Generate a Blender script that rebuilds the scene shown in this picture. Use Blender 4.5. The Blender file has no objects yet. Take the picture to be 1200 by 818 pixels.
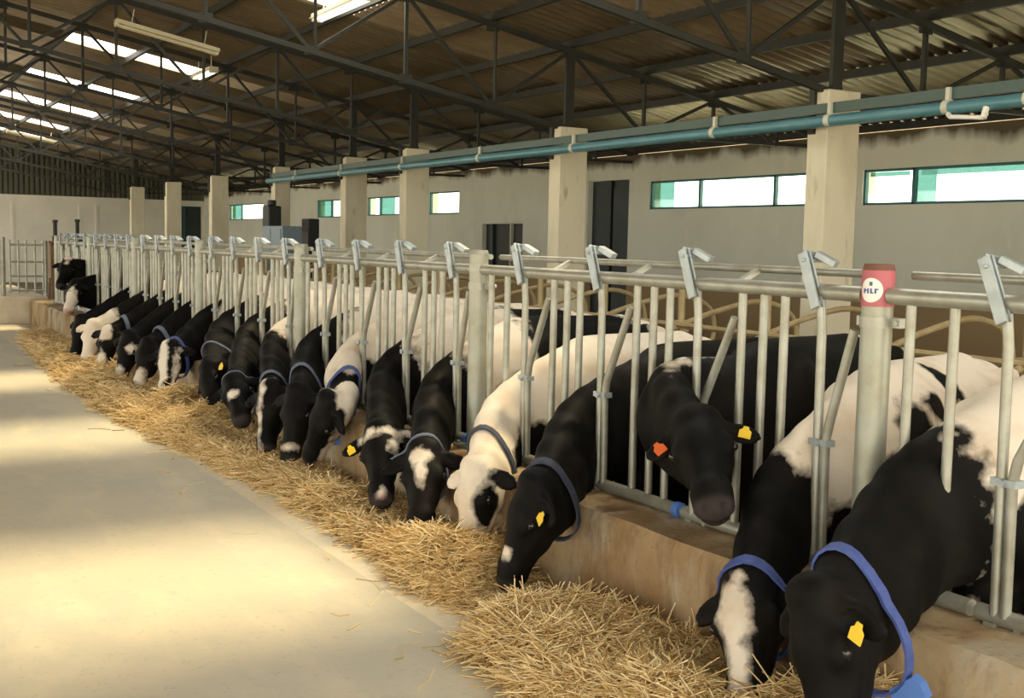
import bpy, math, random
import numpy as np
from mathutils import Vector, Matrix

# ------------------------------------------------------------------ camera, sky, sun, exposure
SC = bpy.context.scene
COL = SC.collection
FPX, VPX, VPY, HSL, CAMH = 1350.0, -190.0, 267.0, 0.0215, 1.66
_d1 = np.array([VPX-600, VPY-409, FPX]); _d1 /= np.linalg.norm(_d1)
_q = np.array([VPX+1000-600, VPY+1000*HSL-409, FPX])
_n = np.cross(_d1, _q); _n /= np.linalg.norm(_n)
if _n[1] < 0: _n = -_n
_up = -_n
_rt = np.cross(_d1, _up)
if _rt[0] < 0: _rt = -_rt
RC = np.stack([_rt, _d1, _up], 1)              # camera(right, down, forward) = RC @ world
cam_d = bpy.data.cameras.new('camera')
cam = bpy.data.objects.new('camera', cam_d); COL.objects.link(cam)
m = Matrix(((RC[0][0], -RC[1][0], -RC[2][0]), (RC[0][1], -RC[1][1], -RC[2][1]), (RC[0][2], -RC[1][2], -RC[2][2])))
cam.matrix_world = Matrix.Translation((0, 0, CAMH)) @ m.to_4x4()
cam_d.sensor_fit = 'HORIZONTAL'; cam_d.sensor_width = 36.0; cam_d.lens = FPX/1200*36
cam_d.clip_start = 0.05; cam_d.clip_end = 500
SC.camera = cam
vs = SC.view_settings
SC.display_settings.display_device = 'sRGB'
vs.view_transform = 'Standard'; vs.look = 'None'; vs.gamma = 1.0; vs.use_curve_mapping = False
vs.exposure = 0.62
W = bpy.data.worlds.new('sky'); SC.world = W; W.use_nodes = True
WORLD_STRENGTH, WORLD_COLOR = 2.6, (1.0, 0.95, 0.84)
bg = W.node_tree.nodes['Background']
bg.inputs[0].default_value = (*WORLD_COLOR, 1); bg.inputs[1].default_value = WORLD_STRENGTH
SUN_DIR = Vector((-3.3, -0.25, -4.85))
sd = bpy.data.lights.new('sun', 'SUN'); sd.energy = 9.0; sd.color = (1.0, 0.80, 0.48); sd.angle = math.radians(11)
so = bpy.data.objects.new('sun', sd); COL.objects.link(so)
so.location = (20, 5, 30); so.rotation_euler = SUN_DIR.to_track_quat('-Z', 'Y').to_euler()
SKYLIGHT_EMIT = 7.0

def ray(px, py):
    return RC.T @ np.array([(px-600)/FPX, (py-409)/FPX, 1.0])
def at_x(px, py, X):
    r = ray(px, py); return np.array([0, 0, CAMH]) + r*X/r[0]
def at_y(px, py, Y):
    r = ray(px, py); return np.array([0, 0, CAMH]) + r*Y/r[1]
def at_z(px, py, Z):
    r = ray(px, py); return np.array([0, 0, CAMH]) + r*(Z-CAMH)/r[2]

# ------------------------------------------------------------------ materials
def mat(name, color, rough=0.6, metal=0.0, noise=None, bump=0.0, scale=8.0, spec=0.5):
    """plain principled, optional noise mix towards a second colour"""
    M = bpy.data.materials.new(name); M.use_nodes = True
    N, L = M.node_tree.nodes, M.node_tree.links
    b = N['Principled BSDF']
    b.inputs['Base Color'].default_value = (*color, 1); b.inputs['Roughness'].default_value = rough
    b.inputs['Metallic'].default_value = metal; b.inputs['Specular IOR Level'].default_value = spec
    if noise or bump:
        tc = N.new('ShaderNodeTexCoord'); nz = N.new('ShaderNodeTexNoise')
        nz.inputs['Scale'].default_value = scale; nz.inputs['Detail'].default_value = 6; nz.inputs['Roughness'].default_value = 0.6
        L.new(tc.outputs['Object'], nz.inputs['Vector'])
        if noise:
            rp = N.new('ShaderNodeValToRGB'); rp.color_ramp.elements[0].position = 0.35; rp.color_ramp.elements[1].position = 0.68
            rp.color_ramp.elements[0].color = (*color, 1); rp.color_ramp.elements[1].color = (*noise, 1)
            L.new(nz.outputs['Fac'], rp.inputs['Fac']); L.new(rp.outputs['Color'], b.inputs['Base Color'])
        if bump:
            bp = N.new('ShaderNodeBump'); bp.inputs['Strength'].default_value = bump; bp.inputs['Distance'].default_value = 0.02
            L.new(nz.outputs['Fac'], bp.inputs['Height']); L.new(bp.outputs['Normal'], b.inputs['Normal'])
    return M

def layered(name, base, layers, rough=0.8, bump=0.2):
    """base colour with noise stains: layers of (scale, stretch xyz, lo, hi, colour[, detail])"""
    M = bpy.data.materials.new(name); M.use_nodes = True
    N, L = M.node_tree.nodes, M.node_tree.links
    b = N['Principled BSDF']; b.inputs['Roughness'].default_value = rough; b.inputs['Specular IOR Level'].default_value = 0.3
    tc = N.new('ShaderNodeTexCoord')
    prev = None; last = None
    for i, (sc, st, lo, hi, colr) in enumerate(layers):
        mp = N.new('ShaderNodeMapping'); mp.inputs['Scale'].default_value = st; mp.inputs['Location'].default_value = (i*7.3, i*3.1, i*5.7)
        L.new(tc.outputs['Object'], mp.inputs['Vector'])
        nz = N.new('ShaderNodeTexNoise'); nz.inputs['Scale'].default_value = sc; nz.inputs['Detail'].default_value = 7; nz.inputs['Roughness'].default_value = 0.62
        L.new(mp.outputs['Vector'], nz.inputs['Vector'])
        mr = N.new('ShaderNodeMapRange'); mr.inputs['From Min'].default_value = lo; mr.inputs['From Max'].default_value = hi
        L.new(nz.outputs['Fac'], mr.inputs['Value'])
        mx = N.new('ShaderNodeMix'); mx.data_type = 'RGBA'
        L.new(mr.outputs['Result'], mx.inputs['Factor'])
        if prev is None: mx.inputs['A'].default_value = (*base, 1)
        else: L.new(prev, mx.inputs['A'])
        mx.inputs['B'].default_value = (*colr, 1)
        prev = mx.outputs['Result']; last = nz
    L.new(prev, b.inputs['Base Color'])
    bp = N.new('ShaderNodeBump'); bp.inputs['Strength'].default_value = bump; bp.inputs['Distance'].default_value = 0.02
    L.new(last.outputs['Fac'], bp.inputs['Height']); L.new(bp.outputs['Normal'], b.inputs['Normal'])
    return M, N, L, b, prev

M_floor = layered('alley_concrete', (0.54, 0.49, 0.37), [(0.55, (1, 1, 1), 0.42, 0.62, (0.45, 0.43, 0.35)), (3.0, (1, 0.35, 1), 0.5, 0.75, (0.62, 0.55, 0.40)), (26, (1, 1, 1), 0.58, 0.8, (0.36, 0.34, 0.29))], 0.62, 0.12)[0]
M_strip = layered('feed_strip_concrete', (0.66, 0.58, 0.42), [(1.2, (1, 1, 1), 0.42, 0.6, (0.58, 0.54, 0.44)), (22, (1, 1, 1), 0.55, 0.8, (0.46, 0.38, 0.25))], 0.8, 0.1)[0]
M_cowfloor = layered('cow_floor', (0.20, 0.16, 0.11), [(2.0, (1, 1, 1), 0.4, 0.65, (0.11, 0.085, 0.06))], 0.7, 0.3)[0]
M_kerb = layered('kerb_concrete', (0.41, 0.31, 0.18), [(1.3, (1, 1, 0.7), 0.42, 0.60, (0.27, 0.17, 0.08)), (1.9, (1, 1, 0.5), 0.52, 0.64, (0.44, 0.385, 0.285)), (4.0, (1, 1, 0.35), 0.53, 0.68, (0.15, 0.08, 0.035)), (30, (1, 1, 1), 0.6, 0.8, (0.17, 0.12, 0.08))], 0.85, 0.35)[0]
M_ground = mat('outside_ground', (0.62, 0.58, 0.48), 0.9)
M_endwall = layered('end_wall_plaster', (0.80, 0.77, 0.66), [(0.6, (1, 1, 1), 0.45, 0.65, (0.72, 0.69, 0.60))], 0.85, 0.05)[0]
M_column = layered('column_plaster', (0.68, 0.63, 0.47), [(1.5, (1, 1, 0.4), 0.45, 0.68, (0.56, 0.51, 0.37)), (9, (1, 1, 0.25), 0.6, 0.75, (0.38, 0.34, 0.24))], 0.85, 0.08)[0]
# side wall: plaster, brown dado below, mould line under the eave (real paint and stains)
M_wall, N, L, b, prev = layered('side_wall_plaster', (0.71, 0.72, 0.61), [(0.5, (1, 1, 1), 0.42, 0.66, (0.63, 0.64, 0.54)), (4, (1, 1, 0.3), 0.55, 0.75, (0.75, 0.75, 0.63))], 0.85, 0.06)
tc = N.new('ShaderNodeTexCoord'); sx = N.new('ShaderNodeSeparateXYZ'); L.new(tc.outputs['Object'], sx.inputs[0])
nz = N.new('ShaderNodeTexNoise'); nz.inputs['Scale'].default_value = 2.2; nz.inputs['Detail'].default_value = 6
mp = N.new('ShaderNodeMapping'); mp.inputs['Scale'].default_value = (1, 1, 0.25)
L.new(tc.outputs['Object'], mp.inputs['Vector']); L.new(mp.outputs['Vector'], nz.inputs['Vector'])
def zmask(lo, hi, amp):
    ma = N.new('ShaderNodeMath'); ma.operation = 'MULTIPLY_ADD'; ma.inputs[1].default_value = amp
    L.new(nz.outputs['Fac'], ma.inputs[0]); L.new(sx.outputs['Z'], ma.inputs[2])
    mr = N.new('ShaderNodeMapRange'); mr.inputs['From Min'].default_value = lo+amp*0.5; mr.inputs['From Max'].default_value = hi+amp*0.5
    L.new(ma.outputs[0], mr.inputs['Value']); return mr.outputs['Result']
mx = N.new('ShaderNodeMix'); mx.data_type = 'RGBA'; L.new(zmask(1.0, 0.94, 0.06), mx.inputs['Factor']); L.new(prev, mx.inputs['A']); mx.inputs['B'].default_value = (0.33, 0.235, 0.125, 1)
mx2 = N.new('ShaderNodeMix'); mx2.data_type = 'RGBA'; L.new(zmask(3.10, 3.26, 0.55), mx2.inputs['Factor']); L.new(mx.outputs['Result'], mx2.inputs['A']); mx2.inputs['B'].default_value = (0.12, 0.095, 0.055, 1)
L.new(mx2.outputs['Result'], b.inputs['Base Color'])

M_roof = layered('roof_sheet', (0.27, 0.212, 0.132), [(0.8, (1, 1, 1), 0.4, 0.65, (0.205, 0.155, 0.09)), (5, (0.4, 1, 1), 0.5, 0.72, (0.35, 0.285, 0.195))], 0.30, 0.05)[0]
M_roof.node_tree.nodes['Principled BSDF'].inputs['Metallic'].default_value = 0.45
M_steel = mat('dark_steel', (0.012, 0.014, 0.010), 0.6, 0.0, (0.021, 0.020, 0.013), 0, 3)
M_gate_end = mat('gable_slats', (0.10, 0.095, 0.065), 0.7)
M_galv = mat('galvanised_tube', (0.40, 0.41, 0.36), 0.42, 0.45, (0.29, 0.28, 0.22), 0.03, 9)
M_galv2 = mat('galvanised_plate', (0.42, 0.48, 0.50), 0.42, 0.4, (0.31, 0.35, 0.36), 0.03, 14)
M_post = mat('post_galvanised', (0.40, 0.42, 0.37), 0.45, 0.4, (0.30, 0.29, 0.21), 0.03, 5)
M_rust = mat('rusty_cap', (0.16, 0.075, 0.05), 0.8)
M_red = mat('sticker_red', (0.45, 0.115, 0.14), 0.5)
M_white = mat('sticker_white', (0.80, 0.79, 0.74), 0.5)
M_navy = mat('sticker_blue', (0.06, 0.10, 0.30), 0.5)
M_bluecap = mat('blue_plastic', (0.09, 0.20, 0.55), 0.4)
M_tan = mat('stall_tube', (0.50, 0.40, 0.22), 0.5, 0.2, (0.36, 0.27, 0.13), 0, 6)
M_teal = mat('teal_paint', (0.07, 0.20, 0.24), 0.28, 0.1, (0.10, 0.24, 0.27), 0, 3)
M_green = mat('faded_green_paint', (0.06, 0.10, 0.085), 0.45)
M_clamp = mat('pale_clamp', (0.55, 0.55, 0.45), 0.5)
M_pvc = mat('white_pvc', (0.80, 0.78, 0.70), 0.4)
M_cream = mat('cream_enamel', (0.62, 0.57, 0.40), 0.45)
M_frame = mat('teal_window_frame', (0.03, 0.13, 0.14), 0.5)
M_door = mat('dark_green_door', (0.018, 0.036, 0.034), 0.5, 0, (0.012, 0.022, 0.022), 0, 2)
M_blackbox = mat('black_plastic', (0.012, 0.013, 0.013), 0.5)
M_cab = mat('blue_grey_metal', (0.20, 0.27, 0.32), 0.45)
M_wood = mat('brown_wood', (0.27, 0.17, 0.09), 0.7, 0, (0.17, 0.10, 0.05), 0, 4)
M_plat = mat('platform_concrete', (0.66, 0.60, 0.48), 0.85, 0, (0.50, 0.42, 0.30), 0, 3)
M_collar = mat('blue_webbing', (0.045, 0.075, 0.27), 0.65, 0, (0.07, 0.11, 0.33), 0, 30)
M_collar_dark = mat('dark_webbing', (0.022, 0.03, 0.06), 0.7, 0, (0.045, 0.055, 0.085), 0, 30)
M_collar_grey = mat('pale_blue_webbing', (0.12, 0.15, 0.22), 0.65)
M_tag = mat('yellow_tag', (0.85, 0.58, 0.04), 0.4)
M_tagred = mat('red_tag', (0.62, 0.12, 0.03), 0.4)
M_eye = mat('cow_eye', (0.008, 0.006, 0.005), 0.08)
M_steelbright = mat('buckle_steel', (0.6, 0.6, 0.58), 0.3, 0.8)

def emit_mat(name, color, e, trans=0.5):
    M = bpy.data.materials.new(name); M.use_nodes = True
    N, L = M.node_tree.nodes, M.node_tree.links; N.clear()
    o = N.new('ShaderNodeOutputMaterial'); em = N.new('ShaderNodeEmission'); tr = N.new('ShaderNodeBsdfTransparent'); mx = N.new('ShaderNodeMixShader')
    em.inputs[0].default_value = (*color, 1); em.inputs[1].default_value = e
    mx.inputs[0].default_value = 1-trans
    L.new(tr.outputs[0], mx.inputs[1]); L.new(em.outputs[0], mx.inputs[2]); L.new(mx.outputs[0], o.inputs[0]); return M
def glass_mat(name, color):
    M = bpy.data.materials.new(name); M.use_nodes = True
    N, L = M.node_tree.nodes, M.node_tree.links; N.clear()
    o = N.new('ShaderNodeOutputMaterial'); g = N.new('ShaderNodeBsdfGlossy'); tr = N.new('ShaderNodeBsdfTransparent'); mx = N.new('ShaderNodeMixShader')
    tr.inputs[0].default_value = (*color, 1); g.inputs['Roughness'].default_value = 0.05; mx.inputs[0].default_value = 0.05
    L.new(tr.outputs[0], mx.inputs[1]); L.new(g.outputs[0], mx.inputs[2]); L.new(mx.outputs[0], o.inputs[0]); return M
M_sky_sheet = emit_mat('translucent_roof_sheet', (1.0, 0.95, 0.82), SKYLIGHT_EMIT, 0.5)
M_tube_lit = emit_mat('lit_fluorescent_tube', (1.0, 0.97, 0.75), 2.2, 0.0)
M_glass = glass_mat('clear_pane', (0.93, 1.0, 0.97))
M_glass_teal = glass_mat('teal_pane', (0.30, 0.46, 0.43))

# ------------------------------------------------------------------ mesh helpers
class MB:
    def __init__(s): s.v = []; s.f = []
    def box(s, x0, x1, y0, y1, z0, z1):
        n = len(s.v)
        s.v += [(x0,y0,z0),(x1,y0,z0),(x1,y1,z0),(x0,y1,z0),(x0,y0,z1),(x1,y0,z1),(x1,y1,z1),(x0,y1,z1)]
        s.f += [tuple(n+i for i in q) for q in ((0,3,2,1),(4,5,6,7),(0,1,5,4),(1,2,6,5),(2,3,7,6),(3,0,4,7))]; return s
    def bar(s, a, b, w, h, up=(0,0,1)):
        a, b = Vector(a), Vector(b); d = (b-a).normalized(); u = Vector(up)
        if abs(d.dot(u)) > 0.98: u = Vector((0,1,0))
        r = d.cross(u).normalized(); u = r.cross(d)
        n = len(s.v)
        for p in (a, b):
            for i, j in ((-1,-1),(1,-1),(1,1),(-1,1)): s.v.append(tuple(p+r*(i*w/2)+u*(j*h/2)))
        s.f += [tuple(n+i for i in q) for q in ((0,1,2,3),(7,6,5,4),(0,4,5,1),(1,5,6,2),(2,6,7,3),(3,7,4,0))]; return s
    def tube(s, pts, r, seg=10, cap=True):
        pts = [Vector(p) for p in pts]; rr = r if isinstance(r, (list, tuple)) else [r]*len(pts)
        n0 = len(s.v); k = len(pts); ref = None
        for i, p in enumerate(pts):
            d = (pts[min(i+1, k-1)]-pts[max(i-1, 0)]).normalized()
            if ref is None:
                ref = Vector((0,0,1)) if abs(d.z) < 0.9 else Vector((1,0,0))
            u = (ref-d*ref.dot(d)).normalized(); ref = u; w = d.cross(u)
            for j in range(seg):
                a = 2*math.pi*j/seg; s.v.append(tuple(p+(u*math.cos(a)+w*math.sin(a))*rr[i]))
        for i in range(k-1):
            for j in range(seg):
                a = n0+i*seg+j; b2 = n0+i*seg+(j+1) % seg; s.f.append((a, b2, b2+seg, a+seg))
        if cap:
            s.f.append(tuple(n0+j for j in reversed(range(seg)))); s.f.append(tuple(n0+(k-1)*seg+j for j in range(seg)))
        return s
    def build(s, name, material, parent=None, smooth=False, bevel=0.0):
        me = bpy.data.meshes.new(name); me.from_pydata(s.v, [], s.f); me.update()
        o = bpy.data.objects.new(name, me); COL.objects.link(o)
        me.materials.append(material)
        if smooth:
            me.shade_smooth()
            try: me.set_sharp_from_angle(angle=math.radians(40))
            except Exception: pass
        if bevel:
            md = o.modifiers.new('bevel', 'BEVEL'); md.width = bevel; md.segments = 2; md.limit_method = 'ANGLE'
        if parent is not None: o.parent = parent
        return o

def curve_pts(pts, n=6):
    """Catmull-Rom through pts"""
    P = [np.array(p, float) for p in pts]; out = []
    for i in range(len(P)-1):
        p0, p1, p2, p3 = P[max(i-1, 0)], P[i], P[i+1], P[min(i+2, len(P)-1)]
        for k in range(n):
            t = k/n
            out.append(0.5*((2*p1)+(-p0+p2)*t+(2*p0-5*p1+4*p2-p3)*t*t+(-p0+3*p1-3*p2+p3)*t**3))
    out.append(P[-1]); return [tuple(p) for p in out]

def tag(o, label, cat, group=None):
    o['label'] = label; o['category'] = cat
    if group: o['group'] = group
    return o
def struct(o):
    o['kind'] = 'structure'; return o
def empty(name, loc):
    o = bpy.data.objects.new(name, None); COL.objects.link(o); o.location = loc; o.empty_display_size = 0.1; return o
def copy_tree(o, parent=None):
    c = o.copy(); COL.objects.link(c)
    if parent is not None: c.parent = parent
    for ch in list(o.children): copy_tree(ch, c)
    return c

# ------------------------------------------------------------------ the building
Y0, YE, XW = -3.5, 46.0, 12.6
XK0, XK1, ZK, ZC = 2.95, 3.42, 0.436, -0.20      # feed kerb, its top, level of the cows' floor
struct(MB().box(-8.5, 2.2, Y0, YE, -0.3, 0.0).build('floor', M_floor))
struct(MB().box(2.2, XK0+0.02, Y0, YE, -0.3, 0.0).build('feed_strip_floor', M_strip))
struct(MB().box(XK1-0.02, XW, Y0, YE, -0.4, ZC).build('cow_yard_floor', M_cowfloor))
g = MB().box(-60, -8.5, -40, 90, -0.5, -0.05); g.box(XW+0.3, 60, -40, 90, -0.5, -0.05); g.box(-8.5, XW+0.3, -40, Y0, -0.5, -0.05)
struct(g.build('ground', M_ground))
# kerb, with slightly worn edges, in cast lengths
rng = random.Random(4)
kb = MB(); ny = 140; prof = [(XK0+0.015, -0.25), (XK0, 0.10), (XK0+0.01, ZK-0.04), (XK0+0.035, ZK), (XK1-0.03, ZK+0.012), (XK1, ZK-0.02), (XK1, -0.30)]
for i in range(ny+1):
    y = -1.0+23.38*i/ny
    for j, (x, z) in enumerate(prof):
        jx = rng.uniform(-0.006, 0.006) if j in (1, 2, 3) else 0; jz = rng.uniform(-0.006, 0.006) if j in (2, 3, 4) else 0
        kb.v.append((x+jx, y, z+jz))
P_ = len(prof)
for i in range(ny):
    for j in range(P_-1):
        a = i*P_+j; kb.f.append((a, a+P_, a+P_+1, a+1))
    kb.f.append((i*P_+P_-1, (i+1)*P_+P_-1, (i+1)*P_, i*P_))
kb.f.append(tuple(range(P_))); kb.f.append(tuple(ny*P_+j for j in reversed(range(P_))))
o = struct(kb.build('feed_kerb', M_kerb, smooth=True))

def roof_z(x): return 4.30-0.185*(abs(x)-8)      # underside of the sheets
# right wall with its window and door openings
ZW = 3.30
wins = [(6.2, 11.78, 2.29, 2.79), (12.35, 16.78, 2.30, 2.80), (24.15, 25.75, 2.30, 2.84), (27.5, 29.6, 2.30, 2.80), (31.5, 33.45, 2.28, 2.80), (38.6, 42.6, 2.26, 2.82)]
doors = [(17.4, 18.75, ZC, 2.86), (21.2, 23.0, 1.0, 2.06)]
wb = MB()
ops = sorted(wins+doors); y = Y0
for (a, b_, z0, z1) in ops:
    wb.box(XW, XW+0.25, y, a, ZC-0.2, ZW)
    wb.box(XW, XW+0.25, a, b_, z1, ZW)
    if z0 > ZC+0.01: wb.box(XW, XW+0.25, a, b_, ZC-0.2, z0)
    y = b_
wb.box(XW, XW+0.25, y, YE, ZC-0.2, ZW)
struct(wb.build('wall_right', M_wall))
# end wall: plaster below, slatted gable above, a dark door opening near its right corner
eb = MB(); eb.box(-8.5, 11.1, YE, YE+0.25, -0.3, 3.02); eb.box(12.5, XW+0.25, YE, YE+0.25, -0.4, 3.02); eb.box(11.1, 12.5, YE, YE+0.25, 2.80, 3.02)
struct(eb.build('wall_back', M_endwall))
pb = MB()
for x in (-2.2, 0.2, 2.6, 5.0, 5.55, 7.9, 8.5): pb.box(x-0.05, x+0.05, YE-0.03, YE, 0.0, 2.75)
pb.box(-8, 9.6, YE-0.025, YE, 2.70, 2.80)
struct(pb.build('trim_1', M_endwall))
gb = MB()
for i in range(115):
    x = -8.4+i*0.18
    if x < XW: gb.box(x, x+0.11, YE+0.02, YE+0.10, 3.02, roof_z(x)-0.05)
gb.box(-8.5, XW, YE+0.1, YE+0.14, 3.02, 3.35)
for i in range(43):
    x = -8.6+i*0.5; gb.box(x, x+0.5, YE+0.14, YE+0.18, 3.02, max(roof_z(x), roof_z(x+0.5))-0.02)
struct(gb.build('gable_slats', M_gate_end))
# doors
def door(n, boxes, panels, matd):
    d = MB()
    for bx in boxes: d.box(*bx)
    o = struct(d.build('door_%d' % n, matd))
    for p in panels:
        q = MB(); q.box(*p[:6]); q.build('door_panel', p[6], o)
    return o
door(1, [(XW+0.12, XW+0.2, 17.4, 18.75, ZC, 2.86)], [(XW+0.06, XW+0.12, 18.05, 18.10, ZC, 2.86, M_blackbox), (XW+0.08, XW+0.12, 17.45, 18.0, ZC+0.05, 2.72, M_door)], M_door)
door(2, [(XW+0.12, XW+0.2, 21.2, 23.0, 1.0, 2.06)], [(XW+0.05, XW+0.12, 21.78, 21.83, 1.0, 2.06, M_clamp), (XW+0.05, XW+0.12, 22.6, 22.68, 1.0, 2.06, M_door)], M_blackbox)
door(3, [(11.1, 12.5, YE+0.12, YE+0.2, -0.3, 2.80)], [(11.15+0.65, 11.15+0.7, YE+0.06, YE+0.12, -0.3, 2.8, M_frame)], M_door)
# windows
wn = 0
def window(a, b_, z0, z1, teal, mull):
    global wn
    wn += 1
    f = MB(); t = 0.035
    for (y0, y1, q0, q1) in [(a, b_, z0, z0+t), (a, b_, z1-t, z1), (a, a+t, z0, z1), (b_-t, b_, z0, z1)]+[(c-0.025, c+0.025, z0, z1) for c in mull]:
        f.box(XW+0.03, XW+0.09, y0, y1, q0, q1)
    o = struct(f.build('window_%d' % wn, M_frame))
    edges = sorted([a]+list(mull)+[b_])
    for y0, y1 in zip(edges[:-1], edges[1:]):
        MB().box(XW+0.055, XW+0.061, y0+t, y1-t, z0+t, z1-t).build('pane', M_glass, o)
    for (y0, y1, q0, q1) in teal:
        MB().box(XW+0.065, XW+0.071, y0, y1, q0, q1).build('pane', M_glass_teal, o)
window(*wins[0], [(6.2, 10.8, 2.68, 2.77), (10.55, 10.88, 2.3, 2.77), (11.0, 11.7, 2.69, 2.75)], [8.35, 9.05, 10.9])
window(*wins[1], [(16.15, 16.73, 2.32, 2.78)], [13.6, 15.42])
window(*wins[2], [], [])
window(*wins[3], [(27.9, 28.75, 2.32, 2.78)], [28.8])
window(*wins[4], [(32.3, 33.4, 2.3, 2.78)], [32.35])
window(*wins[5], [(41.2, 42.4, 2.3, 2.8)], [41.2])

# corrugated roof, right slope over this half and the far slope beyond the ridge
sky_y = [(0.2, 1.5), (4.9, 6.6), (9.4, 10.9), (13.3, 14.85), (21.35, 22.35), (26.5, 27.9), (30.9, 32.3), (35.6, 36.8), (39.8, 41.0)]
SX0, SX1 = 3.55, 6.05
def corrugated(name, xs, skip, material):
    P = 0.19; n = int((YE+0.3-Y0)/P*6); ys = np.linspace(Y0, YE+0.2, n)
    zz = 0.022*np.cos(2*np.pi*ys/P)
    v, f = [], []
    for x in xs:
        for y, z in zip(ys, zz): v.append((x, y, roof_z(x)+z))
    for i in range(len(xs)-1):
        for j in range(n-1):
            if skip(0.5*(xs[i]+xs[i+1]), 0.5*(ys[j]+ys[j+1])): continue
            a = i*n+j; f.append((a, a+n, a+n+1, a+1))
    me = bpy.data.meshes.new(name); me.from_pydata(v, [], f); me.shade_smooth()
    o = bpy.data.objects.new(name, me); COL.objects.link(o); me.materials.append(material); return o
sky_y_added = [(30.0, 32.0), (35.0, 37.0), (39.5, 41.5), (43.0, 45.0)]  # unseen skylights on the far slope, added to brighten the end wall
insky = lambda x, y: (SX0 < x < SX1 and any(a < y < b for a, b in sky_y)) or (-6 < x < -2 and any(a < y < b for a, b in sky_y_added))
o = corrugated('ceiling', [-9.2, -6.0, -2.0, 0.0, SX0, SX1, 13.4], insky, M_roof); struct(o)
md = o.modifiers.new('thickness', 'SOLIDIFY'); md.thickness = 0.008; md.offset = 1
for a, b_ in sky_y:
    wn += 1
    s = MB(); s.v = [(SX0, a, roof_z(SX0)+0.02), (SX1, a, roof_z(SX1)+0.02), (SX1, b_, roof_z(SX1)+0.02), (SX0, b_, roof_z(SX0)+0.02)]; s.f = [(0, 1, 2, 3)]
    struct(s.build('window_%d' % wn, M_sky_sheet))
for a, b_ in sky_y_added:
    wn += 1
    s = MB(); s.v = [(-6.0, a, roof_z(6)+0.02), (-2.0, a, roof_z(2)+0.02), (-2.0, b_, roof_z(2)+0.02), (-6.0, b_, roof_z(6)+0.02)]; s.f = [(0, 1, 2, 3)]
    struct(s.build('window_%d' % wn, M_sky_sheet))  # added glowing sheet, out of view, numbered on with the windows
# columns
col_y = [3.3, 7.96, 12.6, 17.25, 19.85, 23.8, 28.6, 33.15, 37.7]
ZCOL = 3.15
for i, y in enumerate(col_y):
    c = MB(); hw = 0.17 if y == 23.8 else 0.21
    c.box(8.02, 8.02+2*hw, y, y+0.26, ZC-0.1, ZCOL)
    o = struct(c.build('column', M_column, bevel=0.012))
    cc = MB(); cc.box(7.985, 8.03, y+0.15, y+0.22, 2.74, ZCOL+0.05); cc.build('conduit', M_steel, o)
# trusses and purlins
def zt(x): return 4.16-0.185*(x-8)
nodes_x = [0.0, 1.1, 2.3, 3.5, 4.7, 5.88, 7.05, 8.2, 9.4, 10.6, 11.8, 12.7]
tr_y = [3.4, 8.06, 12.7, 17.35, 19.95, 23.9, 28.7, 33.25, 37.8, 42.3]
for y in tr_y:
    t = MB()
    t.bar((0, y, zt(0)), (12.75, y, zt(12.75)), 0.06, 0.07)
    t.bar((0, y, zt(0)-1.0), (8.2, y, zt(8.2)-1.0+0.0), 0.055, 0.06)
    t.bar((8.2, y, 3.12), (12.7, y, 3.17), 0.05, 0.05)
    for k, x in enumerate(nodes_x[:-1]):
        zb = zt(x)-1.0 if x <= 8.2 else 3.14
        if k % 2 == 1 or x > 8.0: t.bar((x, y, zb), (x, y, zt(x)), 0.04 if x != 8.2 else 0.13, 0.045)
        else: t.tube([(x+0.05, y, zb), (x+0.05, y, zt(x))], 0.022, 6)
        # V diagonals meet at the bottom on the odd nodes
        x2 = nodes_x[k+1]; zb2 = zt(x2)-1.0 if x2 <= 8.2 else 3.14
        if x2 > 12: continue
        if k % 2 == 1: t.bar((x, y, zt(x)), (x2, y, zb2), 0.036, 0.04)
        else: t.bar((x, y, zb), (x2, y, zt(x2)), 0.036, 0.04)
    for x in nodes_x[:-1]:
        t.box(x-0.09, x+0.09, y-0.012, y+0.012, zt(x)-0.09, zt(x)+0.04)
        if x <= 8.2: t.box(x-0.08, x+0.08, y-0.012, y+0.012, zt(x)-1.04, zt(x)-0.93)
    # the other half of the roof
    t.bar((0, y, zt(0)), (-9, y, zt(9)), 0.08, 0.09); t.bar((0, y, zt(0)-1), (-8.85, y, zt(8.85)-1), 0.055, 0.06)
    for k in range(0, 8):
        x, x2 = -1.1*k, -1.1*(k+1)
        t.bar((x, y, zt(-x)-(1 if k % 2 == 0 else 0)), (x2, y, zt(-x2)-(0 if k % 2 == 0 else 1)), 0.045, 0.05)
    struct(t.build('roof_truss', M_steel))
for k, x in enumerate(nodes_x+[-1.1, -2.3, -3.5, -4.7, -5.88, -7.05, -8.2]):
    p = MB(); p.bar((x, Y0, zt(abs(x))+0.085), (x, YE, zt(abs(x))+0.085), 0.06, 0.10)
    struct(p.build('roof_purlin', M_steel))
for y in (-2.5, 5.6, 14, 22, 30, 38):
    struct(MB().box(-8.4, -8.1, y, y+0.3, -0.1, roof_z(8.2)-0.05).build('column', M_column))
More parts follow.
